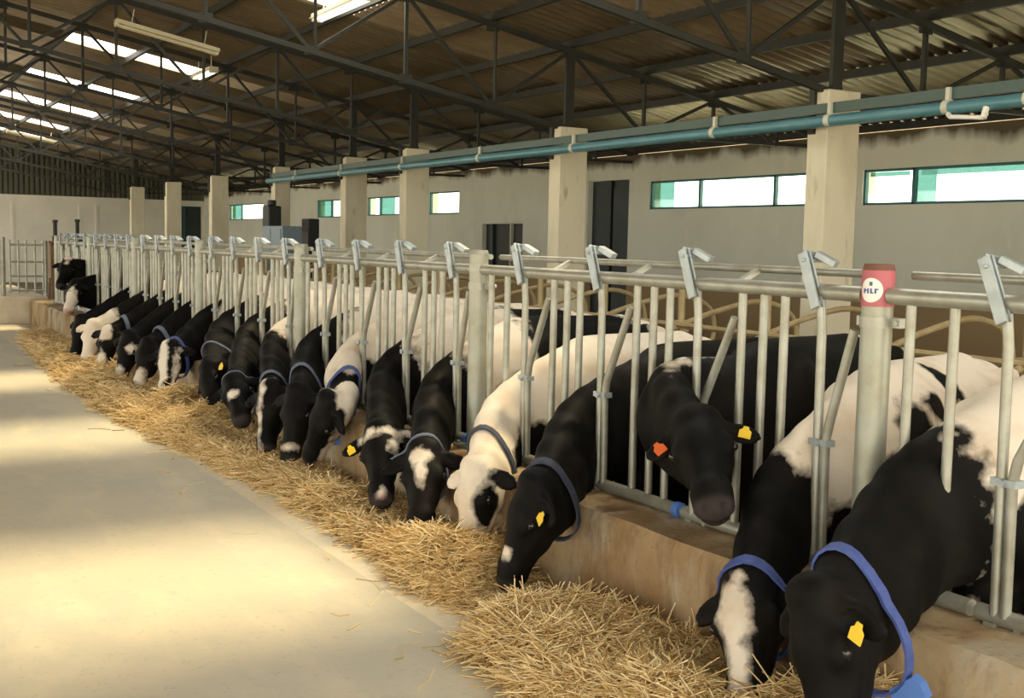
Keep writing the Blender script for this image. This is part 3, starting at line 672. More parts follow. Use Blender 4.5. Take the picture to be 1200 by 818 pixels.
def make_cow(label, ys, poll, muz, face, blobs, base=-1, yaw=18, xo=3.56, dy=0.0, hw=1.40, vox=0.02, collar=None, tags=(), bend=(0, 0, 0), ears=(0.0, 0.0), tail=0.0, neck_r=1.0, earl=1.0):
    sc = hw/1.36; th = math.radians(yaw)
    h = np.array([-math.cos(th), -math.sin(th), 0.0]); l = np.array([-h[1], h[0], 0.0]); up = np.array([0, 0, 1.0])
    O = np.array([xo, ys+dy, ZC])
    B = lambda s, v, z: O-h*(s*sc)+l*(v*sc)+up*(z*sc)
    P = np.asarray(poll, float); a = nrm(np.asarray(muz, float)-P); HL = 0.5*sc
    nf_ = np.asarray(face, float); nf_ = nrm(nf_-a*(nf_ @ a)); sd_ = np.cross(nf_, a)     # sd_: cow's left side of the head
    Hd = lambda u, v, w: P+a*(u*sc)+sd_*(v*sc)+nf_*(w*sc)
    pr = [Loft(O, h, l, [(s*sc, z*sc, a1*sc, a2*sc) for s, z, a1, a2 in TRUNK])]
    # spine ridge, shoulders, hooks, pins, brisket, belly
    pr += [Cone(B(0.18, 0, 1.25), B(1.35, 0, 1.255), 0.055*sc, 0.05*sc, k=0.09)]
    for v in (-1, 1):
        pr += [Ell(B(0.20, 0.19*v, 0.93), (h*0.94+up*0.3, l, up), (0.17*sc, 0.075*sc, 0.30*sc), k=0.07),
               Cone(B(0.04, 0.14*v, 0.80), B(0.24, 0.19*v, 0.62), 0.10*sc, 0.09*sc, k=0.07),
               Ell(B(1.33, 0.245*v, 1.22), (h, l, up), (0.075*sc, 0.05*sc, 0.05*sc), k=0.07),
               Ell(B(1.74, 0.11*v, 1.15), (h, l, up), (0.06*sc, 0.05*sc, 0.06*sc), k=0.06),
               # front leg
               Cone(B(0.24, 0.18*v, 0.64), B(0.19, 0.17*v, 0.38), 0.085*sc, 0.052*sc, k=0.05),
               Cone(B(0.19, 0.17*v, 0.38), B(0.20, 0.165*v, 0.13), 0.05*sc, 0.034*sc, k=0.02),
               Ell(B(0.19, 0.17*v, 0.385), (h, l, up), (0.053*sc, 0.05*sc, 0.06*sc), k=0.02),
               Cone(B(0.20, 0.165*v, 0.13), B(0.16, 0.165*v, 0.035), 0.040*sc, 0.052*sc, k=0.02),
               # hind leg: thigh, stifle forward, hock backward
               Cone(B(1.50, 0.17*v, 0.92), B(1.36, 0.20*v, 0.70), 0.19*sc, 0.13*sc, lat=l, ls=0.62, k=0.06),
               Cone(B(1.58, 0.16*v, 0.90), B(1.60, 0.17*v, 0.66), 0.14*sc, 0.085*sc, lat=l, ls=0.75, k=0.06),
               Cone(B(1.40, 0.20*v, 0.68), B(1.67, 0.175*v, 0.47), 0.105*sc, 0.055*sc, k=0.05),
               Cone(B(1.67, 0.175*v, 0.47), B(1.60, 0.17*v, 0.14), 0.050*sc, 0.036*sc, k=0.02),
               Cone(B(1.60, 0.17*v, 0.14), B(1.55, 0.17*v, 0.035), 0.042*sc, 0.054*sc, k=0.02)]
    pr += [Ell(B(1.38, 0, 0.56), (h, l, up), (0.20*sc, 0.15*sc, 0.15*sc), k=0.05)]
    pr += [Cone(B(0.0, 0, 0.62), B(0.25, 0, 0.57), 0.10*sc, 0.09*sc, k=0.08)]
    tl = curve_pts([B(1.76, 0, 1.20), B(1.86, 0, 1.05), B(1.88, tail*0.3, 0.75), B(1.87, tail*0.7, 0.48), B(1.86, tail, 0.34)], 3)
    for i in range(len(tl)-1):
        t0, t1 = i/(len(tl)-1), (i+1)/(len(tl)-1); R = lambda t: (0.045*(1-t)+0.02*t+(0.03 if t > 0.75 else 0))*sc
        pr.append(Cone(tl[i], tl[i+1], R(t0), R(t1), k=0.02))
    # neck
    J = Hd(0.10, 0, -0.16); bm = np.asarray(bend, float)
    p_base = B(0.30, 0, 0.98); p_1 = B(0.04, 0, 0.97); g_ = np.clip((p_1[0]-3.2)/(p_1[0]-J[0]), 0.2, 0.7)
    pm = np.array([p_1[0]+(J[0]-p_1[0])*g_, ys, p_1[2]+(J[2]-p_1[2])*(0.84*g_)])+bm
    NP = [np.array(q) for q in curve_pts([p_base, p_1, pm, J], 4)][2:]
    k_ = len(NP); NR = [np.interp(i/(k_-1), [0, 0.25, 0.6, 0.85, 1], [0.30, 0.285, 0.215, 0.155, 0.12])*sc*neck_r for i in range(k_)]
    NL = [np.interp(i/(k_-1), [0, 0.25, 0.5, 0.75, 1], [0.60, 0.50, 0.50, 0.62, 0.80]) for i in range(k_)]
    crest = []
    for i in range(k_):
        t = nrm(NP[min(i+1, k_-1)]-NP[max(i-1, 0)]); f_ = i/(k_-1); la = l*(1-f_)+(sd_ if sd_ @ l > 0 else -sd_)*f_
        la = nrm(la-t*(la @ t)); cr = np.cross(la, t); cr = cr if cr[2] > 0 or (cr @ nf_) > 0.3 else -cr
        crest.append((t, la, cr))
    for i in range(k_-1):
        pr.append(Cone(NP[i], NP[i+1], NR[i], NR[i+1], lat=crest[i][1], ls=NL[i], k=0.035 if i else 0.08))
        if i > 1: pr.append(Cone(NP[i]-crest[i][2]*NR[i]*0.8, NP[i+1]-crest[i+1][2]*NR[i+1]*0.75, 0.05*sc, 0.045*sc, k=0.06))   # dewlap
        pr.append(Cone(NP[i]+crest[i][2]*NR[i]*0.82, NP[i+1]+crest[i+1][2]*NR[i+1]*0.80, 0.055*sc, 0.055*sc, k=0.06))            # crest
    # head
    hd = lambda p, q, ra, rb, ls, k: pr.append(Cone(Hd(*p), Hd(*q), ra*sc, rb*sc, lat=sd_, ls=ls, k=k))
    hd((0.03, 0, -0.085), (0.16, 0, -0.085), 0.088, 0.098, 1.08, 0.035)
    hd((0.14, 0, -0.075), (0.40, 0, -0.062), 0.088, 0.060, 1.0, 0.035)
    hd((0.12, 0, -0.155), (0.26, 0, -0.145), 0.085, 0.070, 0.85, 0.04)
    hd((0.24, 0, -0.145), (0.43, 0, -0.100), 0.062, 0.042, 0.9, 0.03)
    hd((0.40, 0, -0.06), (0.465, 0, -0.062), 0.063, 0.060, 1.22, 0.025)
    hd((0.44, 0, -0.105), (0.468, 0, -0.098), 0.042, 0.036, 1.2, 0.015)
    pr.append(Ell(Hd(-0.005, 0, -0.055), (a, sd_, nf_), (0.06*sc, 0.085*sc, 0.06*sc), k=0.03))
    for v in (-1, 1):
        pr.append(Ell(Hd(0.165, 0.088*v, -0.052), (a, sd_, nf_), (0.05*sc, 0.030*sc, 0.036*sc), k=0.02))
        pr.append(Cone(Hd(0.20, 0.07*v, -0.11), Hd(0.31, 0.058*v, -0.095), 0.03*sc, 0.02*sc, k=0.03))     # cheek bone
        dr = ears[0 if v > 0 else 1]                                                                          # ear droop
        e0, e1 = Hd(0.035, 0.085*v, -0.09), Hd(0.07+0.09*dr, (0.085+0.147*earl)*v*(1-0.22*abs(dr)), -0.11-0.05*(1-earl))
        ed = nrm(e1-e0); en = nrm(nf_-ed*(nf_ @ ed)); ev = np.cross(ed, en)
        pr.append(Cone(e0, e0+ed*0.05*sc, 0.034*sc, 0.036*sc, k=0.02))
        pr.append(Ell(0.42*e0+0.58*e1, (ed, ev, en), (0.092*sc*(0.35+0.65*earl), 0.050*sc, max(0.018*sc, 1.05*vox)), k=0.015))
        pr.append(Ell(0.40*e0+0.60*e1+en*0.022*sc, (ed, ev, en), (0.055*sc, 0.026*sc, 0.013*sc), k=0.012, op='s'))
        if vox < 0.018:
            pr.append(Ell(Hd(0.50, 0.040*v, -0.030), (a+sd_*0.4*v, np.cross(nf_, a+sd_*0.4*v), nf_), (0.022*sc, 0.013*sc, 0.016*sc), k=0.012, op='s'))
    if vox < 0.018: pr.append(Ell(Hd(0.47, 0, -0.088), (a, sd_, nf_), (0.055*sc, 0.11*sc, 0.007), k=0.008, op='s'))     # mouth line
    V, Q = surface_nets(pr, vox)
    # coat field
    def frames(X):
        q = X-O; body = np.stack([-(q @ h), q @ l, q[:, 2]], 1)/sc
        q = X-P; head = np.stack([q @ a, q @ sd_, q @ nf_], 1)/sc
        best = np.full(len(X), 9.0); neck = np.zeros((len(X), 3))
        for i in range(k_-1):
            d = NP[i+1]-NP[i]; q = X-NP[i]; t = np.clip((q @ d)/(d @ d), 0, 1); o_ = q-t[:, None]*d; r_ = np.sqrt((o_*o_).sum(1)); m_ = r_ < best
            best[m_] = r_[m_]; neck[m_] = np.stack([(i+t)/(k_-1), o_ @ crest[i][1], o_ @ crest[i][2]], 1)[m_]
        return {'b': body, 'h': head, 'n': neck}
    fr = frames(V); coat = np.full(len(V), 0.3*base)
    for (fm, x, y, z, rx, ry, rz, val) in blobs:
        r = np.array([rx, ry, rz]); d = (1-np.sqrt((((fr[fm]-np.array([x, y, z]))/r)**2).sum(1)))*min(r.min(), 0.25)
        if fm == 'n': d = d*0.8
        coat = np.maximum(coat, d) if val > 0 else np.minimum(coat, -d)
    hu = fr['h']; dist_m = np.sqrt(((hu-np.array([0.49, 0, -0.07]))/np.array([0.075, 0.09, 0.075]))**2 @ np.ones(3))
    skin = np.clip((1.05-dist_m)*5, 0, 1); bz = fr['b']
    skin = np.maximum(skin, np.clip((1.05-np.sqrt((((bz-np.array([1.38, 0, 0.53]))/np.array([0.24, 0.2, 0.17]))**2).sum(1)))*6, 0, 1))
    hoof = np.clip((0.075-bz[:, 2])*60, 0, 1)
    me = bpy.data.meshes.new('dairy_cow')
    org = np.array([O[0], O[1], ZC]); Vl = (V-org).astype(np.float32)
    me.vertices.add(len(V)); me.vertices.foreach_set('co', Vl.ravel())
    me.loops.add(Q.size); me.loops.foreach_set('vertex_index', Q.ravel().astype(np.int32))
    me.polygons.add(len(Q)); me.polygons.foreach_set('loop_start', np.arange(0, Q.size, 4, dtype=np.int32)); me.polygons.foreach_set('loop_total', np.full(len(Q), 4, np.int32))
    me.update(calc_edges=True); me.validate()
    at_ = me.attributes.new('coat', 'FLOAT_COLOR', 'POINT')
    C = np.zeros((len(V), 4), np.float32); C[:, 0] = np.clip(coat+0.5, 0, 1); C[:, 1] = skin; C[:, 2] = hoof; C[:, 3] = 1
    at_.data.foreach_set('color', C.ravel())
    me.shade_smooth(); me.materials.append(M_coat)
    ob = bpy.data.objects.new('dairy_cow', me); COL.objects.link(ob); ob.location = org
    tag(ob, label, 'cow', 'cows lined up along the feed barrier')
    # eyes
    def march(c, d, far=0.5):
        ts = np.linspace(0, far, 160); F = field(pr, c+ts[:, None]*d); i = np.argmax(F > 0) if (F > 0).any() else 159; return ts[i]
    def child(name, V_, F_, mt, par=ob, smooth=True):
        m_ = MB(); m_.v = [tuple(np.asarray(v)-org) for v in V_]; m_.f = F_; return m_.build(name, mt, par, smooth=smooth)
    if vox < 0.03:
        for v in (-1, 1):
            c = Hd(0.172, 0.02*v, -0.058); t = march(c, sd_*v, 0.2); c = c+sd_*v*(t-0.011*sc); r = 0.021*sc; V_, F_ = [], []
            for i in range(7):
                for j in range(10):
                    p_, q_ = math.pi*i/6, 2*math.pi*j/10; V_.append(c+r*(a*math.sin(p_)*math.cos(q_)*1.15+nf_*math.sin(p_)*math.sin(q_)*0.85+sd_*math.cos(p_)))
            F_ = [(i*10+j, i*10+(j+1) % 10, (i+1)*10+(j+1) % 10, (i+1)*10+j) for i in range(6) for j in range(10)]
            child('eye', V_, F_, M_eye)
    # collar strap following the neck
    if collar:
        t_, mt, tilt, pend = collar; loose = 0.085 if pend else 0.03
        x = t_*(k_-1); i = min(int(x), k_-2); f_ = x-i; c = NP[i]*(1-f_)+NP[i+1]*f_; T_, la, cr = crest[i]
        T2 = nrm(T_+cr*tilt); cr2 = nrm(cr-T2*(cr @ T2)); V_, F_ = [], []; nn = 40
        for j in range(nn):
            an = 2*math.pi*j/nn; d = la*math.cos(an)+cr2*math.sin(an)
            rr = [march(c+T2*o_, d) for o_ in (-0.022, 0.022)]; r = max(rr); lo_ = loose*max(0.0, -(d @ cr2))**1.5; rr = [q_+lo_ for q_ in rr]; r += lo_
            r0, r1 = rr[0]*0.5+r*0.5, rr[1]*0.5+r*0.5
            for o_, r_, e_ in ((-0.022, r0, 0.0), (-0.022, r0, 0.010), (0.022, r1, 0.010), (0.022, r1, 0.0)): V_.append(c+T2*o_+d*(r_+e_))
        for j in range(nn):
            for q_ in range(4): F_.append((j*4+q_, j*4+(q_+1) % 4, ((j+1) % nn)*4+(q_+1) % 4, ((j+1) % nn)*4+q_))
        co = child('collar', V_, F_, mt)
        co['label'] = 'webbing neck collar'
        if pend:
            an = pend[0]; d = la*math.cos(an)+cr2*math.sin(an); r = march(c, d)+0.03+loose*max(0.0, -(d @ cr2))**1.5; q0 = c+d*r; X = np.cross(T2, d); V_ = []
            for sx_ in (-1, 1):
                for (u_, w_) in ((-0.045, -0.03), (0.045, -0.03), (0.055, 0.0), (0.045, 0.045), (-0.045, 0.045), (-0.055, 0.0)): V_.append(q0+T2*0.022*sx_+X*u_*pend[1]+d*w_*pend[1])
            child('collar_transponder', V_, [tuple(range(6))[::-1], tuple(range(6, 12))]+[(i_, (i_+1) % 6, 6+(i_+1) % 6, 6+i_) for i_ in range(6)], M_bluecap, co, False)
    for (v, mt, nm) in tags:
        dr = ears[0 if v > 0 else 1]; e0, e1 = Hd(0.035, 0.085*v, -0.09), Hd(0.07+0.09*dr, (0.085+0.147*earl)*v*(1-0.22*abs(dr)), -0.11-0.05*(1-earl))
        ed = nrm(e1-e0); en = nrm(nf_-ed*(nf_ @ ed)); ev = np.cross(ed, en); ev = ev if ev @ a > 0 else -ev
        c = 0.30*e0+0.70*e1+en*0.032*sc+ev*0.012; V_ = []
        for o_ in (0.0, 0.005):
            for (x_, y_) in ((-0.010, -0.020), (0.010, -0.020), (0.013, -0.004), (0.024, 0.006), (0.024, 0.044), (-0.024, 0.044), (-0.024, 0.006), (-0.013, -0.004)): V_.append(c+ed*x_+ev*y_+en*o_)
        child('ear_tag', V_, [tuple(range(8))[::-1], tuple(range(8, 16))]+[(i_, (i_+1) % 8, 8+(i_+1) % 8, 8+i_) for i_ in range(8)], mt, ob, False)['label'] = nm
    return ob

PX = at_x
HB = ('h', 0.22, 0, -0.08, 0.50, 0.40, 0.26, -1)           # whole head black
HWT = ('h', 0.22, 0, -0.08, 0.50, 0.40, 0.26, 1)
NBK = ('n', 0.82, 0, 0, 0.50, 0.5, 0.6, -1)                # most of the neck black
TG = M_tag
slot = lambda p, k: post_y[p]+0.37+0.735*k
# 1 nearest
make_cow('nearest cow at the lower right edge, black neck, white shoulder, blue collar with hanging tag', 2.67, PX(932, 698, 2.45), PX(962, 890, 2.42), (-0.95, 0.12, 0.1),
         [HB, ('n', 0.82, 0, 0, 0.46, 0.5, 0.7, -1), ('b', 0.12, 0.2, 0.72, 0.34, 0.3, 0.32, -1), ('b', 0.85, 0.3, 0.62, 0.25, 0.4, 0.16, -1)], base=1, yaw=20, vox=0.014, collar=(0.93, M_collar, 0.25, (-1.3, 1.0)), tags=[(1, TG, 'yellow ear tag')], ears=(0.6, 0.3))
make_cow('white backed cow beside the stickered post, black face with broad white blaze, blue collar', slot(0, 0), PX(868, 672, 2.74), PX(872, 800, 2.52), (-0.72, -0.5, 0.3),
         [HB, ('n', 0.97, 0, 0, 0.46, 0.5, 0.7, -1), ('h', 0.17, -0.03, 0.0, 0.14, 0.060, 0.12, 1), ('h', 0.35, -0.02, 0.0, 0.20, 0.040, 0.12, 1), ('b', 0.12, 0.20, 0.76, 0.34, 0.30, 0.30, -1), ('n', 0.35, 0.12, -0.22, 0.30, 0.3, 0.2, -1), ('b', 0.10, 0.2, 1.08, 0.08, 0.22, 0.15, -1), ('b', 0.27, 0.22, 1.18, 0.06, 0.2, 0.06, -1), ('b', 0.58, 0.2, 1.26, 0.08, 0.16, 0.11, -1)], base=1, yaw=23, vox=0.014, collar=(0.93, M_collar, 0.2, None), ears=(0.1, 0.05), earl=0.65)
make_cow('all black cow holding its head up through the bars, facing the camera', slot(0, 1), PX(815, 480, 2.93), PX(837, 594, 2.69), (-0.62, -0.66, 0.42),
         [('n', 0.50, 0.01, 0.26, 0.14, 0.035, 0.07, 1), ('b', 1.45, 0.0, 1.30, 0.16, 0.08, 0.08, 1)], base=-1, yaw=23, vox=0.014, tags=[(1, TG, 'yellow ear tag'), (-1, M_tagred, 'red ear tag')], bend=(0.02, 0, 0.06), ears=(0.0, 0.12), earl=0.76, hw=1.44)  # the neck blob paints a rim highlight along the crest into the coat
make_cow('black cow with lowered black head in profile and yellow ear tag, neck over the kerb', slot(0, 2), PX(611, 563, 2.64), PX(577, 696, 2.54), (-1, 0.22, 0.1),
         [('h', 0.33, 0.02, 0.0, 0.025, 0.02, 0.04, 1), ('b', 0.9, 0.2, 0.5, 0.3, 0.4, 0.12, 1)], base=-1, yaw=21, vox=0.014, collar=(0.94, M_collar_dark, 0.1, None), tags=[(1, TG, 'yellow ear tag')], ears=(0.5, 0.4), hw=1.36)
make_cow('white cow with white face, black eye patch and dark blue collar', slot(0, 3), PX(548, 545, 2.74), PX(540, 655, 2.66), (-0.95, -0.3, 0.15),
         [('h', 0.21, 0.11, -0.07, 0.12, 0.085, 0.10, -1), ('h', 0.05, 0.22, -0.1, 0.09, 0.13, 0.07, -1), ('n', 0.60, 0.12, -0.16, 0.26, 0.2, 0.20, -1), ('b', 1.1, 0.3, 0.75, 0.2, 0.3, 0.2, -1)], base=1, yaw=22, vox=0.014, collar=(0.83, M_collar_dark, 0.25, None), ears=(0.2, 0.2), hw=1.34)
make_cow('black necked cow with white triangle on its forehead', slot(1, 0), PX(494, 520, 2.74), PX(490, 620, 2.60), (-0.6, -0.75, 0.25),
         [HB, NBK, ('h', 0.07, 0.0, 0.02, 0.06, 0.055, 0.1, 1), ('h', 0.13, 0.0, 0.02, 0.09, 0.032, 0.1, 1), ('b', 0.75, 0.1, 1.0, 0.72, 0.6, 0.5, -1), ('b', 0.06, 0.12, 1.15, 0.12, 0.16, 0.16, 1), ('b', 0.05, 0.2, 0.7, 0.25, 0.3, 0.3, -1)], base=1, yaw=20, vox=0.016, ears=(0.3, 0.3), collar=(0.97, M_collar_grey, 0.1, None))
make_cow('black necked cow with white band across its brow and a yellow ear tag', slot(1, 1), PX(441, 497, 2.74), PX(444, 597, 2.60), (-0.62, -0.75, 0.25),
         [HB, NBK, ('h', 0.055, 0.0, 0.0, 0.028, 0.14, 0.08, 1), ('h', 0.12, 0.10, -0.02, 0.07, 0.025, 0.08, 1), ('h', 0.46, 0.02, 0.0, 0.03, 0.03, 0.05, 1), ('b', 0.95, 0.1, 1.1, 0.40, 0.5, 0.4, -1), ('b', 0.2, 0.2, 0.7, 0.3, 0.3, 0.25, -1)], base=1, yaw=20, vox=0.016, ears=(0.1, 0.15), tags=[(-1, TG, 'yellow ear tag')])
make_cow('white necked cow with a black patch on its neck and a blue collar', slot(1, 2), PX(374, 468, 2.70), PX(352, 545, 2.66), (-1, -0.05, 0.1),
         [('n', 0.56, 0.12, -0.02, 0.20, 0.16, 0.15, -1), ('h', 0.18, 0.05, 0.02, 0.40, 0.18, 0.13, -1), ('n', 0.90, 0.0, 0.12, 0.12, 0.2, 0.10, -1), ('h', 0.07, 0.19, -0.11, 0.10, 0.12, 0.08, -1), ('h', 0.07, -0.19, -0.11, 0.10, 0.12, 0.08, -1), ('b', 1.0, 0.1, 1.05, 0.4, 0.4, 0.25, -1)], base=1, yaw=19, vox=0.016, ears=(0.3, 0.3), collar=(0.84, M_collar, 0.3, (-1.3, 1.1)))
make_cow('black cow with pale blue collar, head down between two white necked cows', slot(1, 3), PX(342, 456, 2.74), PX(334, 528, 2.66), (-0.85, -0.5, 0.1),
         [('h', 0.40, 0.02, 0.0, 0.02, 0.05, 0.05, 1), ('b', 0.5, 0.1, 1.1, 0.6, 0.5, 0.4, 1), ('n', 0.05, 0.0, 0.15, 0.3, 0.4, 0.2, 1)], base=-1, yaw=19, vox=0.018, ears=(0.2, 0.2), collar=(0.84, M_collar_grey, 0.2, None))
make_cow('cow with white shoulder, black lower neck and narrow white face stripe', slot(2, 0), PX(311, 450, 2.70), PX(306, 524, 2.60), (-0.75, -0.6, 0.15),
         [HB, ('n', 0.98, 0, 0, 0.44, 0.5, 0.6, -1), ('h', 0.2, -0.025, 0.0, 0.30, 0.022, 0.1, 1), ('b', 1.1, 0.2, 0.9, 0.3, 0.4, 0.3, -1)], base=1, yaw=19, vox=0.018, ears=(0.2, 0.2), collar=(0.92, M_collar_grey, 0.15, None))
make_cow('black cow with a small white star low on its face', slot(2, 1), PX(270, 440, 2.66), PX(285, 510, 2.58), (-0.45, -0.85, 0.2),
         [('h', 0.23, 0.0, 0.0, 0.045, 0.035, 0.06, 1), ('b', 0.5, 0.1, 1.15, 0.5, 0.4, 0.3, 1), ('n', 0.0, 0.0, 0.2, 0.25, 0.4, 0.2, 1)], base=-1, yaw=19, vox=0.018, ears=(0.2, 0.2), collar=(0.97, M_collar_grey, 0.1, None))
make_cow('broad black cow with pale blue collar, yellow ear tag and white rump', slot(2, 2), PX(236, 428, 2.66), PX(242, 492, 2.60), (-0.9, -0.35, 0.1),
         [('b', 1.0, 0.1, 1.2, 0.8, 0.4, 0.3, 1), ('n', 0.0, 0.0, 0.2, 0.25, 0.4, 0.2, 1)], base=-1, yaw=19, vox=0.018, ears=(0.3, 0.3), tags=[(1, TG, 'yellow ear tag')], collar=(0.80, M_collar_grey, 0.2, None))
make_cow('cow with broad white blaze between black cheeks and a white neck patch', slot(2, 3), PX(196, 402, 2.68), PX(190, 466, 2.56), (-0.6, -0.8, 0.15),
         [HB, NBK, ('h', 0.2, -0.03, 0.0, 0.34, 0.055, 0.12, 1), ('h', 0.3, 0.09, -0.05, 0.2, 0.03, 0.05, 1), ('n', 0.25, 0.1, 0.1, 0.28, 0.2, 0.2, 1), ('b', 0.8, 0.2, 0.7, 0.4, 0.3, 0.3, -1)], base=1, yaw=19, vox=0.02, ears=(0.2, 0.2), collar=(0.95, M_collar, 0.15, None))
far = [
 ('black cow with slim white muzzle stripe, beyond the cow with the broad white blaze', slot(3, 0), (2.68, -0.25, 0.57), (2.55, -0.40, 0.12), (-0.9, -0.4, 0.1), [('h', 0.40, 0.04, 0.0, 0.12, 0.05, 0.08, 1), ('b', 0.5, 0.1, 1.2, 0.5, 0.4, 0.3, 1), ('n', 0.05, 0.0, 0.2, 0.35, 0.4, 0.22, 1)], -1, M_collar_grey),
 ('black cow with white cheek spot and white shoulder, two beyond the broad white blaze', slot(3, 1), (2.66, -0.22, 0.58), (2.55, -0.30, 0.12), (-0.8, -0.55, 0.1), [HB, NBK, ('h', 0.15, 0.1, -0.06, 0.05, 0.06, 0.09, 1), ('h', 0.43, 0.0, 0.0, 0.10, 0.06, 0.1, 1), ('b', 1.0, 0.2, 0.8, 0.4, 0.4, 0.3, -1)], 1, None),
 ('black cow with white forehead and muzzle, grey collar, beside a white faced cow', slot(3, 2), (2.62, -0.15, 0.58), (2.50, -0.22, 0.12), (-0.7, -0.7, 0.1), [HB, NBK, ('h', 0.04, 0.0, 0.02, 0.10, 0.08, 0.1, 1), ('h', 0.40, 0.0, 0.0, 0.14, 0.06, 0.1, 1), ('b', 0.9, 0.2, 0.9, 0.5, 0.4, 0.3, -1)], 1, M_collar_grey),
 ('cow with an all white face, head down in the straw at the far end', slot(3, 3), (2.58, -0.20, 0.60), (2.47, -0.28, 0.15), (-0.65, -0.75, 0.1), [NBK, HWT, ('b', 0.6, 0.2, 0.9, 0.5, 0.4, 0.35, -1)], 1, None),
 ('black cow with head in the straw left of the white faced cow', slot(4, 0), (2.56, -0.20, 0.60), (2.47, -0.28, 0.15), (-0.85, -0.5, 0.1), [('b', 1.0, 0.1, 1.2, 0.3, 0.4, 0.2, 1)], -1, None),
]
for (lab, ys, p, m_, fc, bl_, ba, cl) in far:
    make_cow(lab, ys, (p[0], ys+p[1], p[2]), (m_[0], ys+m_[1], m_[2]), fc, bl_, base=ba, yaw=18, vox=0.022, ears=(0.2, 0.2), collar=(0.85, cl, 0.2, None) if cl else None)
make_cow('black cow with white muzzle standing with its head held level near the gate', slot(4, 3), (2.92, slot(4, 3)-0.12, 0.98), (2.76, slot(4, 3)-0.36, 0.58), (-0.5, -0.75, 0.5),
         [('h', 0.34, 0.0, -0.02, 0.24, 0.08, 0.14, 1), ('b', 1.0, 0.1, 1.2, 0.3, 0.4, 0.2, 1)], base=-1, yaw=18, vox=0.022, ears=(0.0, 0.0))
make_cow('farthest cow, black with a white poll, head raised in front of the tall gate post', slot(5, 0), (2.96, slot(5, 0)-0.06, 1.28), (2.80, slot(5, 0)-0.32, 0.92), (-0.5, -0.75, 0.5),
         [('h', -0.02, 0.0, 0.0, 0.05, 0.07, 0.08, 1), ('h', 0.08, 0.02, 0.04, 0.05, 0.03, 0.05, 1), ('b', 1.0, 0.1, 1.2, 0.3, 0.4, 0.2, 1)], base=-1, yaw=18, vox=0.022, ears=(0.0, 0.0), bend=(0, 0, 0.05))
# ------------------------------------------------------------------ straw: loose bed and single stalks
def vnoise(x, y, seed=0):
    """smooth value noise, numpy"""
    xi, yi = np.floor(x).astype(int), np.floor(y).astype(int); fx, fy = x-xi, y-yi
    fx, fy = fx*fx*(3-2*fx), fy*fy*(3-2*fy)
    def hsh(a, b_): 
        v = np.sin(a*127.1+b_*311.7+seed*74.7)*43758.5453; return v-np.floor(v)
    return (hsh(xi, yi)*(1-fx)+hsh(xi+1, yi)*fx)*(1-fy)+(hsh(xi, yi+1)*(1-fx)+hsh(xi+1, yi+1)*fx)*fy
def straw_h(x, y):
    """depth of the straw over the feed strip"""
    edge = np.interp(y, [0, 2.5, 3.5, 4.0, 4.25, 4.7, 5.2, 7, 9.5, 11.3, 14, 17.5, 20.5], [2.02, 1.98, 2.0, 2.12, 2.36, 2.28, 2.34, 2.32, 2.12, 2.02, 2.06, 2.2, 2.5])
    edge = edge+0.10*(vnoise(x*2, y*3.0, 3)-0.5)
    full = np.interp(y, [0, 1.9, 2.15, 2.5, 3.3, 4.0, 4.3, 4.55, 4.8, 5.3, 6.5, 8, 9.5, 10.5, 12, 14, 17, 20, 20.6], [0.02, 0.03, 0.10, 0.22, 0.19, 0.12, 0.02, 0.04, 0.14, 0.14, 0.10, 0.09, 0.12, 0.14, 0.09, 0.12, 0.09, 0.05, 0.0])
    across = np.clip((x-edge)/0.22, 0, 1); across = across*across*(3-2*across)
    inner = np.interp(y, [0, 3.0, 3.9, 4.3, 4.6, 5.0, 5.6, 6.7, 7.1, 8, 21], [0.85, 0.7, 0.4, 0.0, 0.0, 0.6, 0.8, 0.35, 0.25, 0.8, 0.9])
    k = 1-(1-inner)*np.clip((x-2.60)/0.30, 0, 1)
    n = 0.45+0.75*vnoise(x*4, y*4, 1)*0.6+0.55*vnoise(x*9, y*9, 2)
    return full*1.25*across*k*n*np.clip(0.35+1.1*vnoise(x*2.2, y*2.0, 7), 0.4, 1.4)
straw_rng = np.random.default_rng(11)
xs_, ys_ = np.linspace(1.85, 2.955, 56), np.linspace(0.0, 20.8, 620)
GX, GY = np.meshgrid(xs_, ys_, indexing='ij'); GZ = straw_h(GX, GY)*0.82
GZ = np.where(GZ < 0.012, -0.02, GZ)+straw_rng.uniform(-0.006, 0.006, GZ.shape)
vb = np.stack([GX, GY, GZ], -1).reshape(-1, 3); ny_ = len(ys_)
fb = [(i*ny_+j, (i+1)*ny_+j, (i+1)*ny_+j+1, i*ny_+j+1) for i in range(len(xs_)-1) for j in range(ny_-1) if GZ[i:i+2, j:j+2].max() > -0.005]
